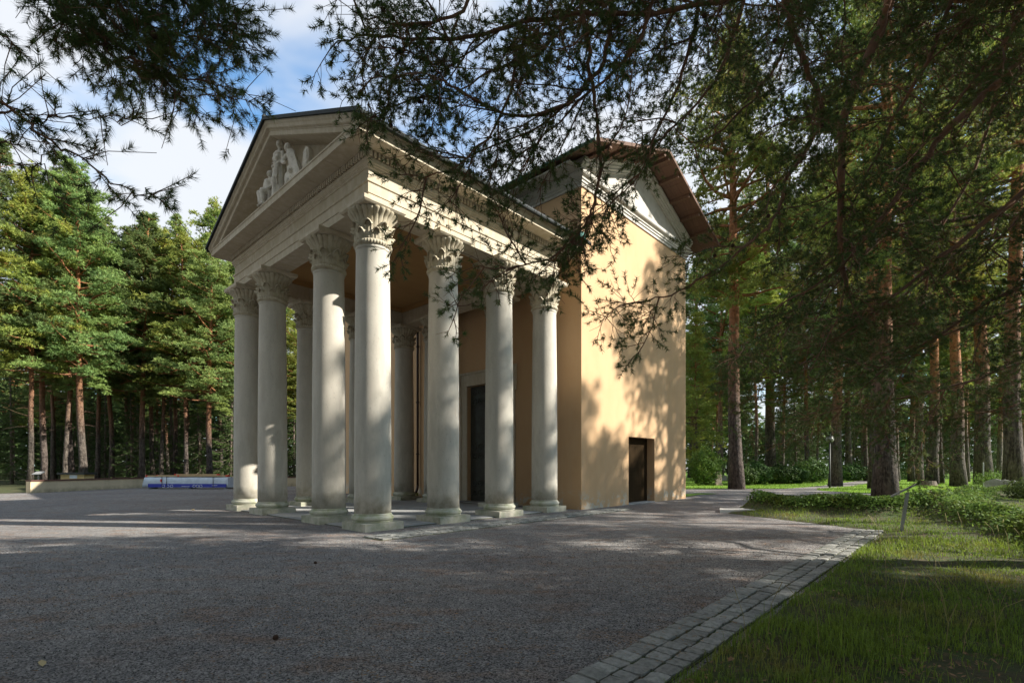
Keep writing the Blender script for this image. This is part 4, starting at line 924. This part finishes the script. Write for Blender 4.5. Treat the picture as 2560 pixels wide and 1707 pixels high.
x_, _ = at(1757, 46); tree(YV, x_, y_ if False else 47.5, 1.05, 'young green pine with a thin orange trunk beside the chapel corner')
for k in range(36):
    row = k % 3; y_ = 68+row*14+trng.uniform(-4, 4); x_ = 14+(k//3)*7.6+trng.uniform(-1.8, 1.8)
    tree((PV+SV[:1])[trng.randrange(5)], x_, y_, trng.uniform(.85, 1.05), 'tall pine at the far side of the burial ground on the right', 'far pines behind the burial ground')
for k in range(14):
    y_ = 100+trng.uniform(-5, 15); x_ = 10+k*9; tree(SV[k % 2], x_, y_, 1.2, 'dark spruce closing the view far behind the burial ground', 'far spruces behind the burial ground', 'spruce_tree')
for (px_, y_, v_, s_, h_, lb) in ((1800, 58, PV[3], 1.15, 1.0, 'full pine rising right behind the chapel roof'), (2020, 56, PV[1], 1.1, 1.05, 'tall full pine crown above the round shrubs'), (2120, 62, PV[3], 1.35, 1.25, 'tall pine far behind the lamp post'), (2290, 60, PB[0], 1.3, 1.25, 'wide pine crown above the clipped hedge'), (2460, 44, PT[0], 1.25, 1.15, 'tall pine behind the planted bank at the right'), (1925, 66, PB[1], 1.3, 1.2, 'wide far pine between the thick trunk and the lamp'), (2535, 33, PT[1], 1.2, 1.15, 'pine at the right edge behind the gravestones'), (1730, 72, PB[0], 1.15, 1.0, 'far pine whose crown shows beside the chapel eaves'), (2280, 53, PV[3], 1.05, 1.0, 'pine between the biggest trunk and the stump')):
    x_, _ = at(px_, y_); tree(v_, x_, y_, s_, lb, h=h_)
def far_mass(name, label, n, seed, xr, yr, H):
    r = np.random.RandomState(seed); x = r.uniform(*xr, n); y = r.uniform(*yr, n); top = H*(.72+.28*vnoise(x, y*.1, .16, seed)+.12*vnoise(x, y, .6, seed+1)); z = top*r.rand(n)**.8
    c = np.stack([x, y, z], -1)+r.normal(0, .5, (n, 3)); a = norm(r.normal(size=(n, 3))*np.array([1, 1, .4])); b_ = norm(r.normal(size=(n, 3))); L = r.uniform(.5, 1.3, (n, 1))
    v = np.stack([c-a*L, c+a*L, c+b_*L*.6+np.array([0, 0, -.2])], 1).reshape(-1, 3); v[:, 2] = np.maximum(v[:, 2], .05)
    return tag(obj(name, MB().add(v, np.arange(n*3).reshape(-1, 3)), M['needle_dark']), label, 'forest', kind='stuff')
far_mass('far_forest', 'dark closed mass of forest far behind the burial ground', 48000, 61, (0, 190), (118, 132), 24)
far_mass('far_forest', 'dark closed mass of forest behind the pine trunks on the left', 45000, 62, (-125, 5), (80, 90), 20)
far_mass('far_forest', 'dark closed mass of forest at the far left of the courtyard', 26000, 64, (-110, -95), (28, 90), 20)
# trees that stand right of the frame and throw the long shadows over court, lawn and chapel
SH = [(15.5, 2.6, PB[0], .82, 1.0), (22.0, 2.6, PB[1], .9, .95), (19, -4.5, PB[1], .95, .95), (26.5, -1.0, PB[0], 1.0, 1.0), (31, 0.0, PB[1], .95, 1.0), (30, -6, PB[0], 1.0, 1.0),
      (37, 8.9, PH, .70, 1.32), (34, 11.2, PH, .97, 1.0), (38.5, 13.6, PH, .90, 1.0), (30.5, 16.3, PH, .66, 1.0), (34.5, 20.9, PB[1], 1.02, 1.0), (13.5, -4.5, PB[0], .8, 1.0), (44, -3, PB[0], 1.0, 1.0), (52, 26, PH, 1.0, 1.0)]
for (x_, y_, v_, s_, h_) in SH: tree(v_, x_, y_, s_, 'tall pine beyond the right edge of the view shading the courtyard', 'pines beyond the right edge of the view', h=h_)

for (x_, y_, v_) in ((-14, -9, PB[0]), (-5, -11, PB[1]), (4, -10, PB[0]), (11, -12, PB[1]), (-10, -19, PB[1]), (1, -20, PB[0]), (12, -22, PB[1]), (22, -14, PB[0]), (-22, -14, PB[1]), (-24, -2, PB[0]), (-30, 8, PB[1]), (-33, 17, PV[3]), (-20, -26, PB[0]), (-7, -3.5, PV[1]), (-17, -1, PV[3]), (7, -5.5, PV[1]), (30, -18, PB[1]), (2, -5.5, PB[1]), (9, -3.0, PB[0]), (-3, -7, PB[0]), (-4.5, -.6, PB[0]), (6.5, -1.0, PB[1]), (-10.5, .5, PB[1]), (-38, 0, PB[0]), (-42, 22, PV[3])):  # out-of-view pines added around the camera to screen skylight from portico and gravel
    tree(v_, x_, y_, .95, 'tall unseen pine added on the near side of the courtyard to cut the skylight', 'unseen pines added on the near side to cut the skylight')
# --- shrubs and hedge
def shrub(name, pts_fn, n, seed, size, label, cat, loc, group=None, mt='shrubleaf'):
    r = np.random.RandomState(seed); c, nrm_ = pts_fn(r, n); a = norm(r.normal(size=(n, 3))); a -= (a*nrm_).sum(1, keepdims=True)*nrm_*.6; a = norm(a); b_ = norm(np.cross(nrm_+r.normal(0, .5, (n, 3)), a)); L = size*(.6+.8*r.rand(n, 1)); W_ = L*.5
    v = np.stack([c-a*L*.5, c+b_*W_*.5, c+a*L*.5, c-b_*W_*.5], 1).reshape(-1, 3)
    t_ = thing(name, label, cat, loc, 0, group)
    mb = MB().add(v, np.arange(n*4).reshape(-1, 4)); obj('foliage', mb, M[mt], t_)
    st = MB()
    for k in range(8):
        a_ = r.rand()*6.28; hh = float(np.percentile(c[:, 2], 80)); sp_ = float(np.percentile(np.abs(c[:, 0]), 70)); st.tube([(.1*math.cos(a_), .1*math.sin(a_), -.05), (.4*sp_*math.cos(a_), .3*sp_*math.sin(a_), hh*.5), (.75*sp_*math.cos(a_), .5*sp_*math.sin(a_), hh*.9)], [.03, .02, .008], 4)
    obj('stem', st, M['twig'], t_); return t_
def blob(rx, ry, h, p=.5):
    def f_(r, n):
        g = norm(r.normal(size=(n, 3))); q = (r.rand(n, 1)**.25); lum = 1+.13*np.sin(g[:, :1]*5+1)*np.cos(g[:, 1:2]*4)+.10*np.sin(g[:, 2:3]*9+g[:, :1]*7)+.05*r.normal(size=(n, 1))
        c = g*q*lum*np.array([rx, ry, h*.55])+np.array([0, 0, h*.5]); k_ = c[:, 2] < 0; c[k_, 2] = r.rand(k_.sum())*h*.3; return c, g
    return f_
def boxy(rx, ry, h):
    def f_(r, n):
        c = (r.rand(n, 3)*2-1); ax = r.randint(0, 3, n); sgn_ = np.sign(c[np.arange(n), ax]); c[np.arange(n), ax] = sgn_*(1-r.rand(n)*.12); g = np.zeros((n, 3)); g[np.arange(n), ax] = sgn_; c = c*np.array([rx, ry, h/2])+np.array([0, 0, h/2]); c[:, 2] = np.maximum(c[:, 2], .02); return c, g
    return f_
shrub('bush', blob(1.35, 1.3, 3.15), 9000, 1, .13, 'tall dense sunlit bush directly beside the chapel corner', 'bush', (16.4, 42.5, 0), mt='leaf')
for k, (px_, y_, rx, h_, lb) in enumerate(((1862, 43.5, 1.0, 1.6, 'dark bush behind the foot of the thick dark trunk'), (1893, 44.5, 1.15, 1.9, 'round shrub just right of the thick dark trunk'), (1950, 46, 1.7, 1.7, 'glossy green shrub second right of the thick dark trunk'), (1985, 47, 1.2, 1.5, 'light green shrub in front of the taller glossy one'), (2030, 50, 2.0, 2.3, 'tall glossy shrub left of the lamp post'), (2130, 56, 2.0, 1.9, 'shrub right of the leaning trunk behind the lamp'))):
    x_, _ = at(px_, y_); shrub('shrub', blob(rx, 1.1, h_), 5000, 20+k, .17, lb, 'shrub', (x_, y_, 0))
shrub('hedge', boxy(2.6, 1.0, 1.75), 14000, 7, .12, 'dark clipped box shaped hedge on the far lawn', 'hedge', (48.0, 60.5, 0))
shrub('shrub', blob(1.1, 1.0, 1.3), 2200, 44, .10, 'loose yellow green shrub beside the thin grey post', 'shrub', (33.2, 34.6, 0), mt='leaf')
shrub('shrub', blob(.9, .8, 1.0), 2500, 45, .12, 'dark small conifer shrub at the right edge in front of the gravestones', 'shrub', (24.9, 24.2, 0), mt='needle_dark')
for k, (px_, y_, lb) in enumerate(((1045, 0, 0),)):
    shp = shrub('shrub', blob(.28, .28, .36), 350, 50, .12, 'small yellow green plant at the foot of the rain pipe', 'plant', (0, 0, 0), mt='leaf')
    q = P0+Vector((*(cS*(X0-.45)+cT*9.75), 0)); shp.location = q
    shp.children[0].data.materials[0] = M['yellowleaf']

# --- grass blades on the turf
def turf_z(x, y): return turf_h(x, y)
r = np.random.RandomState(9); NB = 215000
yy = 2.4*np.exp(r.rand(NB)**.68*math.log(24/2.4)); xx = yy*(r.rand(NB)*1.25-.1)+.2; q_ = np.arange(NB) < 22000; yy = np.where(q_, -2.5+6*r.rand(NB), yy); xx = np.where(q_, .5+10*r.rand(NB), xx)
d = sdf(TURF, xx, yy); dens = np.clip(.60+.9*vnoise(xx, yy, 1.9, 31)+.7*vnoise(xx, yy, 4.9, 32), .06, 1)
k = (d > .02+.10*r.rand(NB)**2) & (r.rand(NB) < dens); xx = xx[k]; yy = yy[k]; n = len(xx); zz = turf_z(xx, yy)
L = (.035+.085*r.rand(n)**1.7)*(1+.6*vnoise(xx, yy, 1.1, 33)); L *= np.where(r.rand(n) > .985, 2.3, 1); wd = .0028*np.clip(np.abs(yy)/5, 1, 2.3)*(.7+.6*r.rand(n)); a = r.rand(n)*6.28; ln_ = .25+.75*r.rand(n)
dx = np.cos(a); dy = np.sin(a); sx = -dy*wd; sy = dx*wd; Vv = np.zeros((n, 5, 3))
Vv[:, 0] = np.stack([xx-sx, yy-sy, zz-.01], -1); Vv[:, 1] = np.stack([xx+sx, yy+sy, zz-.01], -1)
mxx = xx+dx*L*.25*ln_; myy = yy+dy*L*.25*ln_; Vv[:, 2] = np.stack([mxx-sx*.8, myy-sy*.8, zz+L*.6], -1); Vv[:, 3] = np.stack([mxx+sx*.8, myy+sy*.8, zz+L*.6], -1)
Vv[:, 4] = np.stack([xx+dx*L*.75*ln_, yy+dy*L*.75*ln_, zz+L*(1.02-.35*ln_)], -1)
b = (np.arange(n)*5)[:, None, None]; F = (b+np.array([[0, 1, 3], [0, 3, 2], [2, 3, 4]])).reshape(-1, 3)
tag(obj('grass', MB().add(Vv.reshape(-1, 3), F), M['grassblade']), 'rough uncut grass growing between the cobble edging and the planted bank', 'grass', kind='stuff')
n = 9000; yy = 2.4+9*r.rand(n)**1.4; xx = yy*(.05+1.1*r.rand(n)); k = (sdf(TURF, xx, yy) > .1) & (vnoise(xx, yy, 1.5, 71)+.5*r.rand(n) > .25); xx = xx[k]; yy = yy[k]; n = len(xx); zz = turf_z(xx, yy)+.008+.02*r.rand(n)
a = r.rand(n)*6.28; L = .010+.022*r.rand(n); tl = r.normal(0, .35, n)
v = np.stack([np.stack([xx-np.cos(a)*L, yy-np.sin(a)*L, zz-tl*L], -1), np.stack([xx-np.sin(a)*L*.4, yy+np.cos(a)*L*.4, zz], -1), np.stack([xx+np.cos(a)*L, yy+np.sin(a)*L, zz+tl*L], -1), np.stack([xx+np.sin(a)*L*.4, yy-np.cos(a)*L*.4, zz], -1)], 1).reshape(-1, 3)
tag(obj('leaf_litter', MB().add(v, np.arange(n*4).reshape(-1, 4)), mat('brown_leaf_litter', (.20, .115, .06), .8, island=.5)), 'small brown leaves and bark flakes lying between the grass blades', 'litter', kind='stuff')
# tall pale stalks
n = 150; yy = 4+14*r.rand(n); xx = yy*(.45+.6*r.rand(n)); k = sdf(TURF, xx, yy) > .3; xx = xx[k]; yy = yy[k]; n = len(xx); zz = turf_z(xx, yy); mb = MB()
for i in range(n):
    a = r.rand()*6.28; L_ = r.uniform(.25, .6); s_ = r.uniform(.05, .3); mb.tube([(xx[i], yy[i], zz[i]-.01), (xx[i]+s_*.3*math.cos(a), yy[i]+s_*.3*math.sin(a), zz[i]+L_*.6), (xx[i]+s_*math.cos(a), yy[i]+s_*math.sin(a), zz[i]+L_)], [.003, .0022, .0035], 3, caps=False)
tag(obj('grass_stalks', mb, mat('straw_stalk', (.32, .25, .11), .8)), 'pale dry grass stalks standing above the rough grass', 'grass', kind='stuff')
# ground cover on the bank
n = 52000; i_ = (r.rand(n) < .42).astype(int); u = r.rand(n); seg = []
def along(line, u):
    P = Z(line); q = u*(len(P)-1); k_ = np.minimum(q.astype(int), len(P)-2); f_ = (q-k_)[:, None]; return P[k_]*(1-f_)+P[k_+1]*f_
c = np.where((i_ == 0)[:, None], along(BANK, u), along(BANK2, u)); c = c+r.normal(0, .34, (n, 2)); d = sdf(TURF, c[:, 0], c[:, 1]); k = (d > .25); c = c[k]; n = len(c)
zz = turf_z(c[:, 0], c[:, 1]); h_ = r.rand(n)*.26*(1+.6*vnoise(c[:, 0], c[:, 1], 2.3, 40)); cc3 = np.stack([c[:, 0], c[:, 1], zz+.02+np.abs(h_)], -1)
nn_ = norm(np.array([0, 0, 1.])+r.normal(0, .55, (n, 3))); a = norm(np.cross(nn_, r.normal(size=(n, 3)))); b2_ = np.cross(nn_, a); L = (.035+.06*r.rand(n, 1))
v = np.stack([cc3-a*L*.6, cc3+b2_*L*.35, cc3+a*L*.6, cc3-b2_*L*.35], 1).reshape(-1, 3)
tag(obj('ground_cover', MB().add(v, np.arange(n*4).reshape(-1, 4)), M['leaf']), 'leafy creeping ground cover on the low bank beside the gravel', 'ground cover', kind='stuff')
# short blades on the sunny far lawns
n = 60000; yy = 27+40*r.rand(n)**1.3; xx = yy*(.30+.75*r.rand(n)); wd = .02; k = ((sdf([(20.6, 33.6), (21.0, 30.6), (22.6, 28.6), (26, 27.6), (60, 24.5), (160, 40), (62, 90), (47, 62), (35, 49), (27.5, 40.5), (22.0, 36.0)], xx, yy) > -.15) | (sdf([(11.0, 35.6), (15, 36.2), (19.5, 36.2), (24.5, 40.5), (33, 50), (44, 62), (60, 90), (-15, 60), (8.5, 36.2)], xx, yy) > -.15)); xx = xx[k]; yy = yy[k]; n = len(xx); a = r.rand(n)*6.28; L = .05+.08*r.rand(n)
v = np.stack([np.stack([xx-np.cos(a)*wd, yy-np.sin(a)*wd, xx*0], -1), np.stack([xx+np.cos(a)*wd, yy+np.sin(a)*wd, xx*0], -1), np.stack([xx+r.normal(0, .03, n), yy+r.normal(0, .03, n), L], -1)], 1).reshape(-1, 3)
mgl = mat('lawn_blades', (.20, .34, .04), .7, transl=.3, island=.3)
tag(obj('lawn_grass', MB().add(v, np.arange(n*3).reshape(-1, 3)), mgl), 'short mown grass of the sunlit lawns under the pines', 'grass', kind='stuff')

# ================================================================ OVERHANGING PINES
class Over:
    def __init__(s, seed): s.r = np.random.RandomState(seed); s.limb = MB(); s.tw = MB(); s.O = []; s.D = []; s.cones = []
    def curve(s, p, d, L, n, jit, grav):
        pts = [p]; cur = p.copy(); dd = d.copy()
        for q in range(n): dd = norm(dd+s.r.normal(0, jit, 3)+np.array([0, 0, grav])); cur = cur+dd*L/n; pts.append(cur.copy())
        return np.array(pts)
    def limbs(s, pts, r0, r1, sec=.26, L2=1.1, dense=1.0, start=.12, flat=.55, grav=-.04, sub=0):
        r = s.r; P = Z(pts)
        # smooth the polyline
        t_ = np.arange(len(P)); tt = np.linspace(0, len(P)-1, (len(P)-1)*4+1); Q = np.stack([np.interp(tt, t_, P[:, i]) for i in range(3)], 1)
        K = Q.copy(); K[1:-1] = (Q[:-2]+2*Q[1:-1]+Q[2:])/4; K[1:-1] = (K[:-2]+2*K[1:-1]+K[2:])/4; Q = K+r.normal(0, .015, K.shape); n = len(Q)
        rad = np.linspace(r0, r1, n)*(1+.08*r.normal(size=n)); s.limb.tube(Q, rad, 8)
        seg = np.linalg.norm(np.diff(Q, axis=0), axis=1); cum = np.concatenate([[0], np.cumsum(seg)]); tot = cum[-1]; d0 = tot*start; side = 1
        T = norm(np.gradient(Q, axis=0))
        while d0 < tot:
            p = np.array([np.interp(d0, cum, Q[:, i]) for i in range(3)]); t1 = norm(np.array([np.interp(d0, cum, T[:, i]) for i in range(3)]))
            u = d0/tot; lat = norm(np.cross(t1, [0, 0, 1.]))*side; d = norm(t1*r.uniform(.45, 1.0)+lat*r.uniform(.3, 1)+np.array([0, 0, r.normal(0, .45)]))
            L = L2*(1.05-.55*u)*r.uniform(.5, 1.25); s.second(p, d, L, dense, grav, r1*.0+max(.004, np.interp(u, [0, 1], [r0, r1])*.33)); side = -side; d0 += sec*r.uniform(.5, 1.5)
            if sub and r.rand() < sub:
                d2 = norm(t1*r.uniform(.3, .9)+norm(r.normal(size=3))*.9); q2 = s.curve(p, d2, L2*1.5*r.uniform(.6, 1.2), 6, .16, grav); s.limb.tube(q2, np.linspace(.012, .005, 7), 5, caps=False)
                for i_ in range(1, 7):
                    for _ in range(2):
                        tt1 = norm(q2[i_]-q2[i_-1]); s.second(q2[i_-1]+(q2[i_]-q2[i_-1])*r.rand(), norm(tt1*.8+norm(r.normal(size=3))*.8), L2*.55*r.uniform(.5, 1.2), dense, grav, .006)
        s.second(Q[-1], T[-1], L2*.55, dense, grav, r1)
    def second(s, p, d, L, dense, grav, r0):
        r = s.r; n = 6; pts = s.curve(p, d, L, n, .17, grav); s.tw.tube(pts, np.linspace(min(r0, .014), .0028, n+1), 4, caps=False)
        step = .10/dense; dd = L*.22; side = 1
        while dd < L:
            q = dd/L*n; k_ = min(int(q), n-1); pp = pts[k_]+(pts[k_+1]-pts[k_])*(q-k_); t1 = norm(pts[k_+1]-pts[k_]); ax = norm(np.cross(t1, r.normal(size=3)))
            d2 = norm(t1*.8+ax*.75+np.array([0, 0, .05])); l3 = (.14+.30*(1-dd/L))*r.uniform(.6, 1.3); c3 = s.curve(pp, d2, l3, 3, .2, grav*.5+.03)
            if r.rand() < .72: s.tw.tube(c3[[0, 1, 3]], [.0036, .003, .0022], 3, caps=False)
            if r.rand() < .72*min(1, dense+.1): s.O.append(c3[-1]); s.D.append(c3[-1]-c3[-2])
            if r.rand() < .30*dense: s.O.append(c3[2]); s.D.append(c3[2]-c3[1]+r.normal(0, .03, 3))
            if r.rand() < .012: s.cones.append(c3[1])
            dd += step*r.uniform(.6, 1.5)
        s.O.append(pts[-1]); s.D.append(pts[-1]-pts[-2])
    def finish(s, root, per=46, ln=.062, wd=.0048):
        v, f = needles(np.array(s.O), np.array(s.D), s.r, per, ln, wd, 1.15, .075)
        obj('limb', s.limb, M['twig'], root, True); obj('twigs', s.tw, M['twig'], root)
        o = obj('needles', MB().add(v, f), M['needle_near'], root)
        o['kind'] = 'stuff'
        for c in [c_ for c_ in s.cones if c_[2] > 4.5][:40]:
            q = link('pine_cone', cone_me, root); q.location = c; q.scale = (.8,)*3
            q.rotation_euler = (s.r.rand()*3, s.r.rand()*3, 0)
K_ = 2560/2352
def ray(pt, dep):
    x_, y_ = pt[0]*K_, pt[1]*K_; return np.array([(x_-1280)/1254.9*dep, dep, 1.6+(1166-y_)/1254.9*dep])
DS = 1.0
def path(pts, d0, d1):
    d0 *= DS; d1 *= DS
    return [ray(p, d0+(d1-d0)*i/(len(pts)-1)) for i, p in enumerate(pts)]

right_pine = thing('pine_tree', 'old pine whose long crooked limbs hang over the right half of the view', 'tree')
ov = Over(4)
RL = [([(2050,-260),(1900,-60),(1600,20),(1230,40),(1110,85),(960,90),(840,80),(760,105)], 8.5, 7.2, .045, .008, 1.0, 1.0),
      ([(1430,-200),(1410,-20),(1400,120),(1345,200),(1290,250),(1180,270),(1090,240),(1010,170),(960,120)], 8.5, 7.5, .040, .007, .9, .75),
      ([(1345,205),(1240,290),(1130,335),(1050,370),(960,350)], 8.2, 8.0, .018, .006, .8, .9),
      ([(1300,-200),(1345,60),(1360,180),(1370,257),(1377,433),(1358,501),(1299,576),(1224,606),(1149,617),(1081,612)], 7.8, 8.6, .035, .007, .8, .9),
      ([(1700,-200),(1800,-20),(1830,100),(1873,201),(1892,281),(1850,350),(1798,422),(1789,492),(1733,553),(1625,633),(1540,680),(1470,694)], 9.5, 9.5, .055, .010, .95, 1.1),
      ([(2100,-250),(2052,0),(1990,140),(1930,280),(1930,450),(1925,600),(1955,690)], 10, 10.5, .10, .035, 1.2, 1.1),
      ([(2550,-10),(2352,140),(2170,300),(2080,420),(1975,570),(1900,640),(1800,700)], 9, 10.5, .08, .012, 1.3, 1.2),
      ([(2550,300),(2352,440),(2200,560),(2050,680),(1960,760),(1850,800)], 9.5, 11, .06, .010, 1.2, 1.2),
      ([(1760,-200),(1690,80),(1650,180),(1560,290),(1470,350)], 9, 9.2, .04, .008, .9, .8),
      ([(1520,-200),(1490,60),(1440,140),(1330,240),(1230,330),(1180,430)], 8.0, 8.3, .03, .007, .9, .75),
      ([(1160,-250),(1080,20),(1000,60),(880,60),(810,20)], 7.5, 7.0, .030, .007, .8, 1.0),
      ([(2260,-200),(2150,100),(2050,280),(1990,400),(1940,520)], 10, 10.8, .05, .010, 1.2, 1.1),
      ([(2600,500),(2352,640),(2200,740),(2080,820),(1980,860)], 10, 12, .05, .010, 1.2, 1.0),
      ([(2480,-150),(2330,60),(2230,200),(2120,330)], 9.5, 10, .05, .012, 1.2, 1.2),
      ([(1250,-200),(1200,120),(1140,300),(1050,390),(950,410)], 8.0, 7.8, .028, .006, .85, 1.0),
      ([(1640,-200),(1600,60),(1560,200),(1510,300),(1470,410),(1400,470)], 8.4, 8.8, .032, .007, .85, .75),
      ([(1930,-200),(1830,60),(1750,200),(1660,300),(1590,330)], 10, 10, .04, .008, 1.0, 1.0),
      ([(2600,120),(2440,330),(2330,520),(2200,640)], 10.5, 11, .05, .012, 1.3, 1.1),
      ([(1380,-200),(1300,60),(1230,130),(1120,160),(1030,230),(930,210)], 8.6, 8.0, .025, .006, .85, .8),
      ([(2400,-200),(2300,150),(2240,400),(2140,560),(2120,700)], 11.5, 12, .05, .012, 1.3, 1.1),
      ([(1900,-220),(1860,-60),(1780,60),(1700,130),(1620,160)], 12, 12.5, .04, .010, 1.2, 1.3),
      ([(2350,-220),(2250,-60),(2120,60),(1980,120),(1850,150)], 12, 12.5, .05, .010, 1.3, 1.3),
      ([(1560,-220),(1500,-80),(1400,20),(1300,60),(1180,60)], 9.5, 9.2, .03, .008, 1.0, 1.3),
      ([(2600,-60),(2450,60),(2300,180),(2150,220)], 12, 12.5, .04, .010, 1.3, 1.3),
      ([(2600,620),(2350,700),(2150,780),(1950,830),(1780,860)], 14, 15, .05, .010, 1.5, 1.1),
      ([(2500,780),(2300,850),(2150,900),(1980,930),(1850,950)], 15, 16, .04, .010, 1.5, 1.0),
      ([(2300,500),(2150,620),(2000,740),(1850,830),(1740,900)], 14, 15, .05, .010, 1.5, 1.0),
      ([(2450,900),(2330,930),(2200,960),(2080,980)], 15, 16, .03, .008, 1.3, .9),
      ([(2050,520),(1930,640),(1800,740),(1690,800)], 13, 14, .04, .010, 1.3, 1.0),
      ([(2600,700),(2400,800),(2250,870),(2150,900)], 11, 12.5, .03, .008, 1.0, .9)]
DS = .74
for (pts_, da, db, ra, rb, L2, dn) in RL: ov.limbs(path(pts_, da, db), ra*.8, rb*.85, .155, L2*.80, dn*1.3, sub=(.27 if da > 8.95 else .25))
ov.finish(right_pine, per=29, ln=.060, wd=.0080)
def conn(mb, a_, b_, r0, r1, seed, n=7):
    rr = np.random.RandomState(seed); a_ = Z(a_); b_ = Z(b_); L = np.linalg.norm(b_-a_); P = []
    off = rr.normal(0, .10*L, 3); off[2] = abs(off[2])*.8+.05*L; o2 = rr.normal(0, .05*L, 3)
    for u in np.linspace(0, 1, n*3): P.append(a_+(b_-a_)*u+off*math.sin(PI*u)+o2*math.sin(2*PI*u)+rr.normal(0, .02, 3)*(0 < u < 1))
    mb.tube(P, np.linspace(r0, r1, n*3), n, caps=False)
TR = np.array([15.5, 7.0])
mb = MB(); mb.tube([(TR[0], TR[1], -.3), (TR[0], TR[1]-.05, 3), (TR[0]-.2, TR[1], 7), (TR[0]-.6, TR[1]+.1, 11), (TR[0]-1.0, TR[1]+.2, 15)], [.48, .36, .30, .22, .12], 14)
starts = [ray(pts_[0], da*DS) for (pts_, da, db, ra, rb, L2, dn) in RL]
for (sx_, (pts_, da, db, ra, rb, L2, dn)) in zip(starts, RL):
    if pts_[0] == (1345, 205): continue
    h_ = float(np.clip(sx_[2]*.92, 2.5, 14.5)); tx = TR[0]-(.2 if h_ < 8 else .6); a_ = np.array([tx, TR[1]+.05, h_]); conn(mb, a_, sx_, ra*1.5, ra*.8, int(abs(sx_[0]*100)))
obj('trunk', mb, M['bark_tree'], right_pine, True)

left_pine = thing('pine_tree', 'pine whose bare crooked branch tips reach in at the upper left', 'tree')
ov = Over(6); DS = .56
LL = [([(-260,200),(-100,225),(10,245),(90,300),(160,350),(220,390),(290,437),(370,460)], 5.4, 5.6, .020, .005, .42, .95),
      ([(104,330),(108,390),(125,440),(150,470)], 5.45, 5.5, .006, .004, .35, .9),
      ([(-200,262),(0,255),(60,262),(120,275),(220,270),(300,285)], 5.6, 5.6, .012, .004, .42, 1.0),
      ([(-250,330),(-80,320),(10,330)], 5.5, 5.5, .010, .004, .4, .9),
      ([(-200,60),(-60,60),(0,70),(25,95)], 5.6, 5.6, .012, .005, .4, 1.1)]
for (pts_, da, db, ra, rb, L2, dn) in LL: ov.limbs(path(pts_, da, db), ra*.55, rb*.6, .09, L2*.36, dn*1.9, .3)
LC = [([(60,-160),(110,-40),(150,40),(230,110),(320,140),(420,180),(540,205)], 7.0, 6.6, .03, .006, .75, 1.5),
      ([(150,-160),(230,-20),(330,50),(430,90),(510,80)], 7.2, 6.8, .025, .006, .75, 1.5),
      ([(300,-160),(400,-20),(460,40),(540,68)], 7.0, 6.8, .02, .006, .6, 1.5),
      ([(220,-160),(270,0),(320,90),(370,170),(410,230)], 6.8, 6.6, .02, .006, .6, 1.5),
      ([(20,-160),(90,-60),(160,0),(200,70),(260,100)], 7.0, 6.8, .02, .006, .65, 1.6),
      ([(380,-160),(440,-60),(500,0),(540,20)], 7.2, 7.0, .02, .006, .55, 1.5)]
for (pts_, da, db, ra, rb, L2, dn) in LC: ov.limbs(path(pts_, da, db), ra*.55, rb*.6, .045, L2*.50, dn*1.7, .15)
ov.finish(left_pine, per=64, ln=.050, wd=.0036)
TL = np.array([-9.5, 2.0]); mb = MB(); mb.tube([(TL[0], TL[1], -.3), (TL[0], TL[1], 4), (TL[0]+.1, TL[1], 9), (TL[0]+.2, TL[1], 14)], [.34, .26, .20, .08], 12)
for (pts_, da, db, ra, rb, L2, dn) in LL+LC:
    if pts_[0] == (104, 330): continue
    sx_ = ray(pts_[0], da*DS); a_ = np.array([TL[0]+.1, TL[1], float(np.clip(sx_[2]*.95, 3, 13.5))]); conn(mb, a_, sx_, ra*1.2, ra*.55, int(abs(sx_[0]*100)))
obj('trunk', mb, M['bark_tree'], left_pine, True)
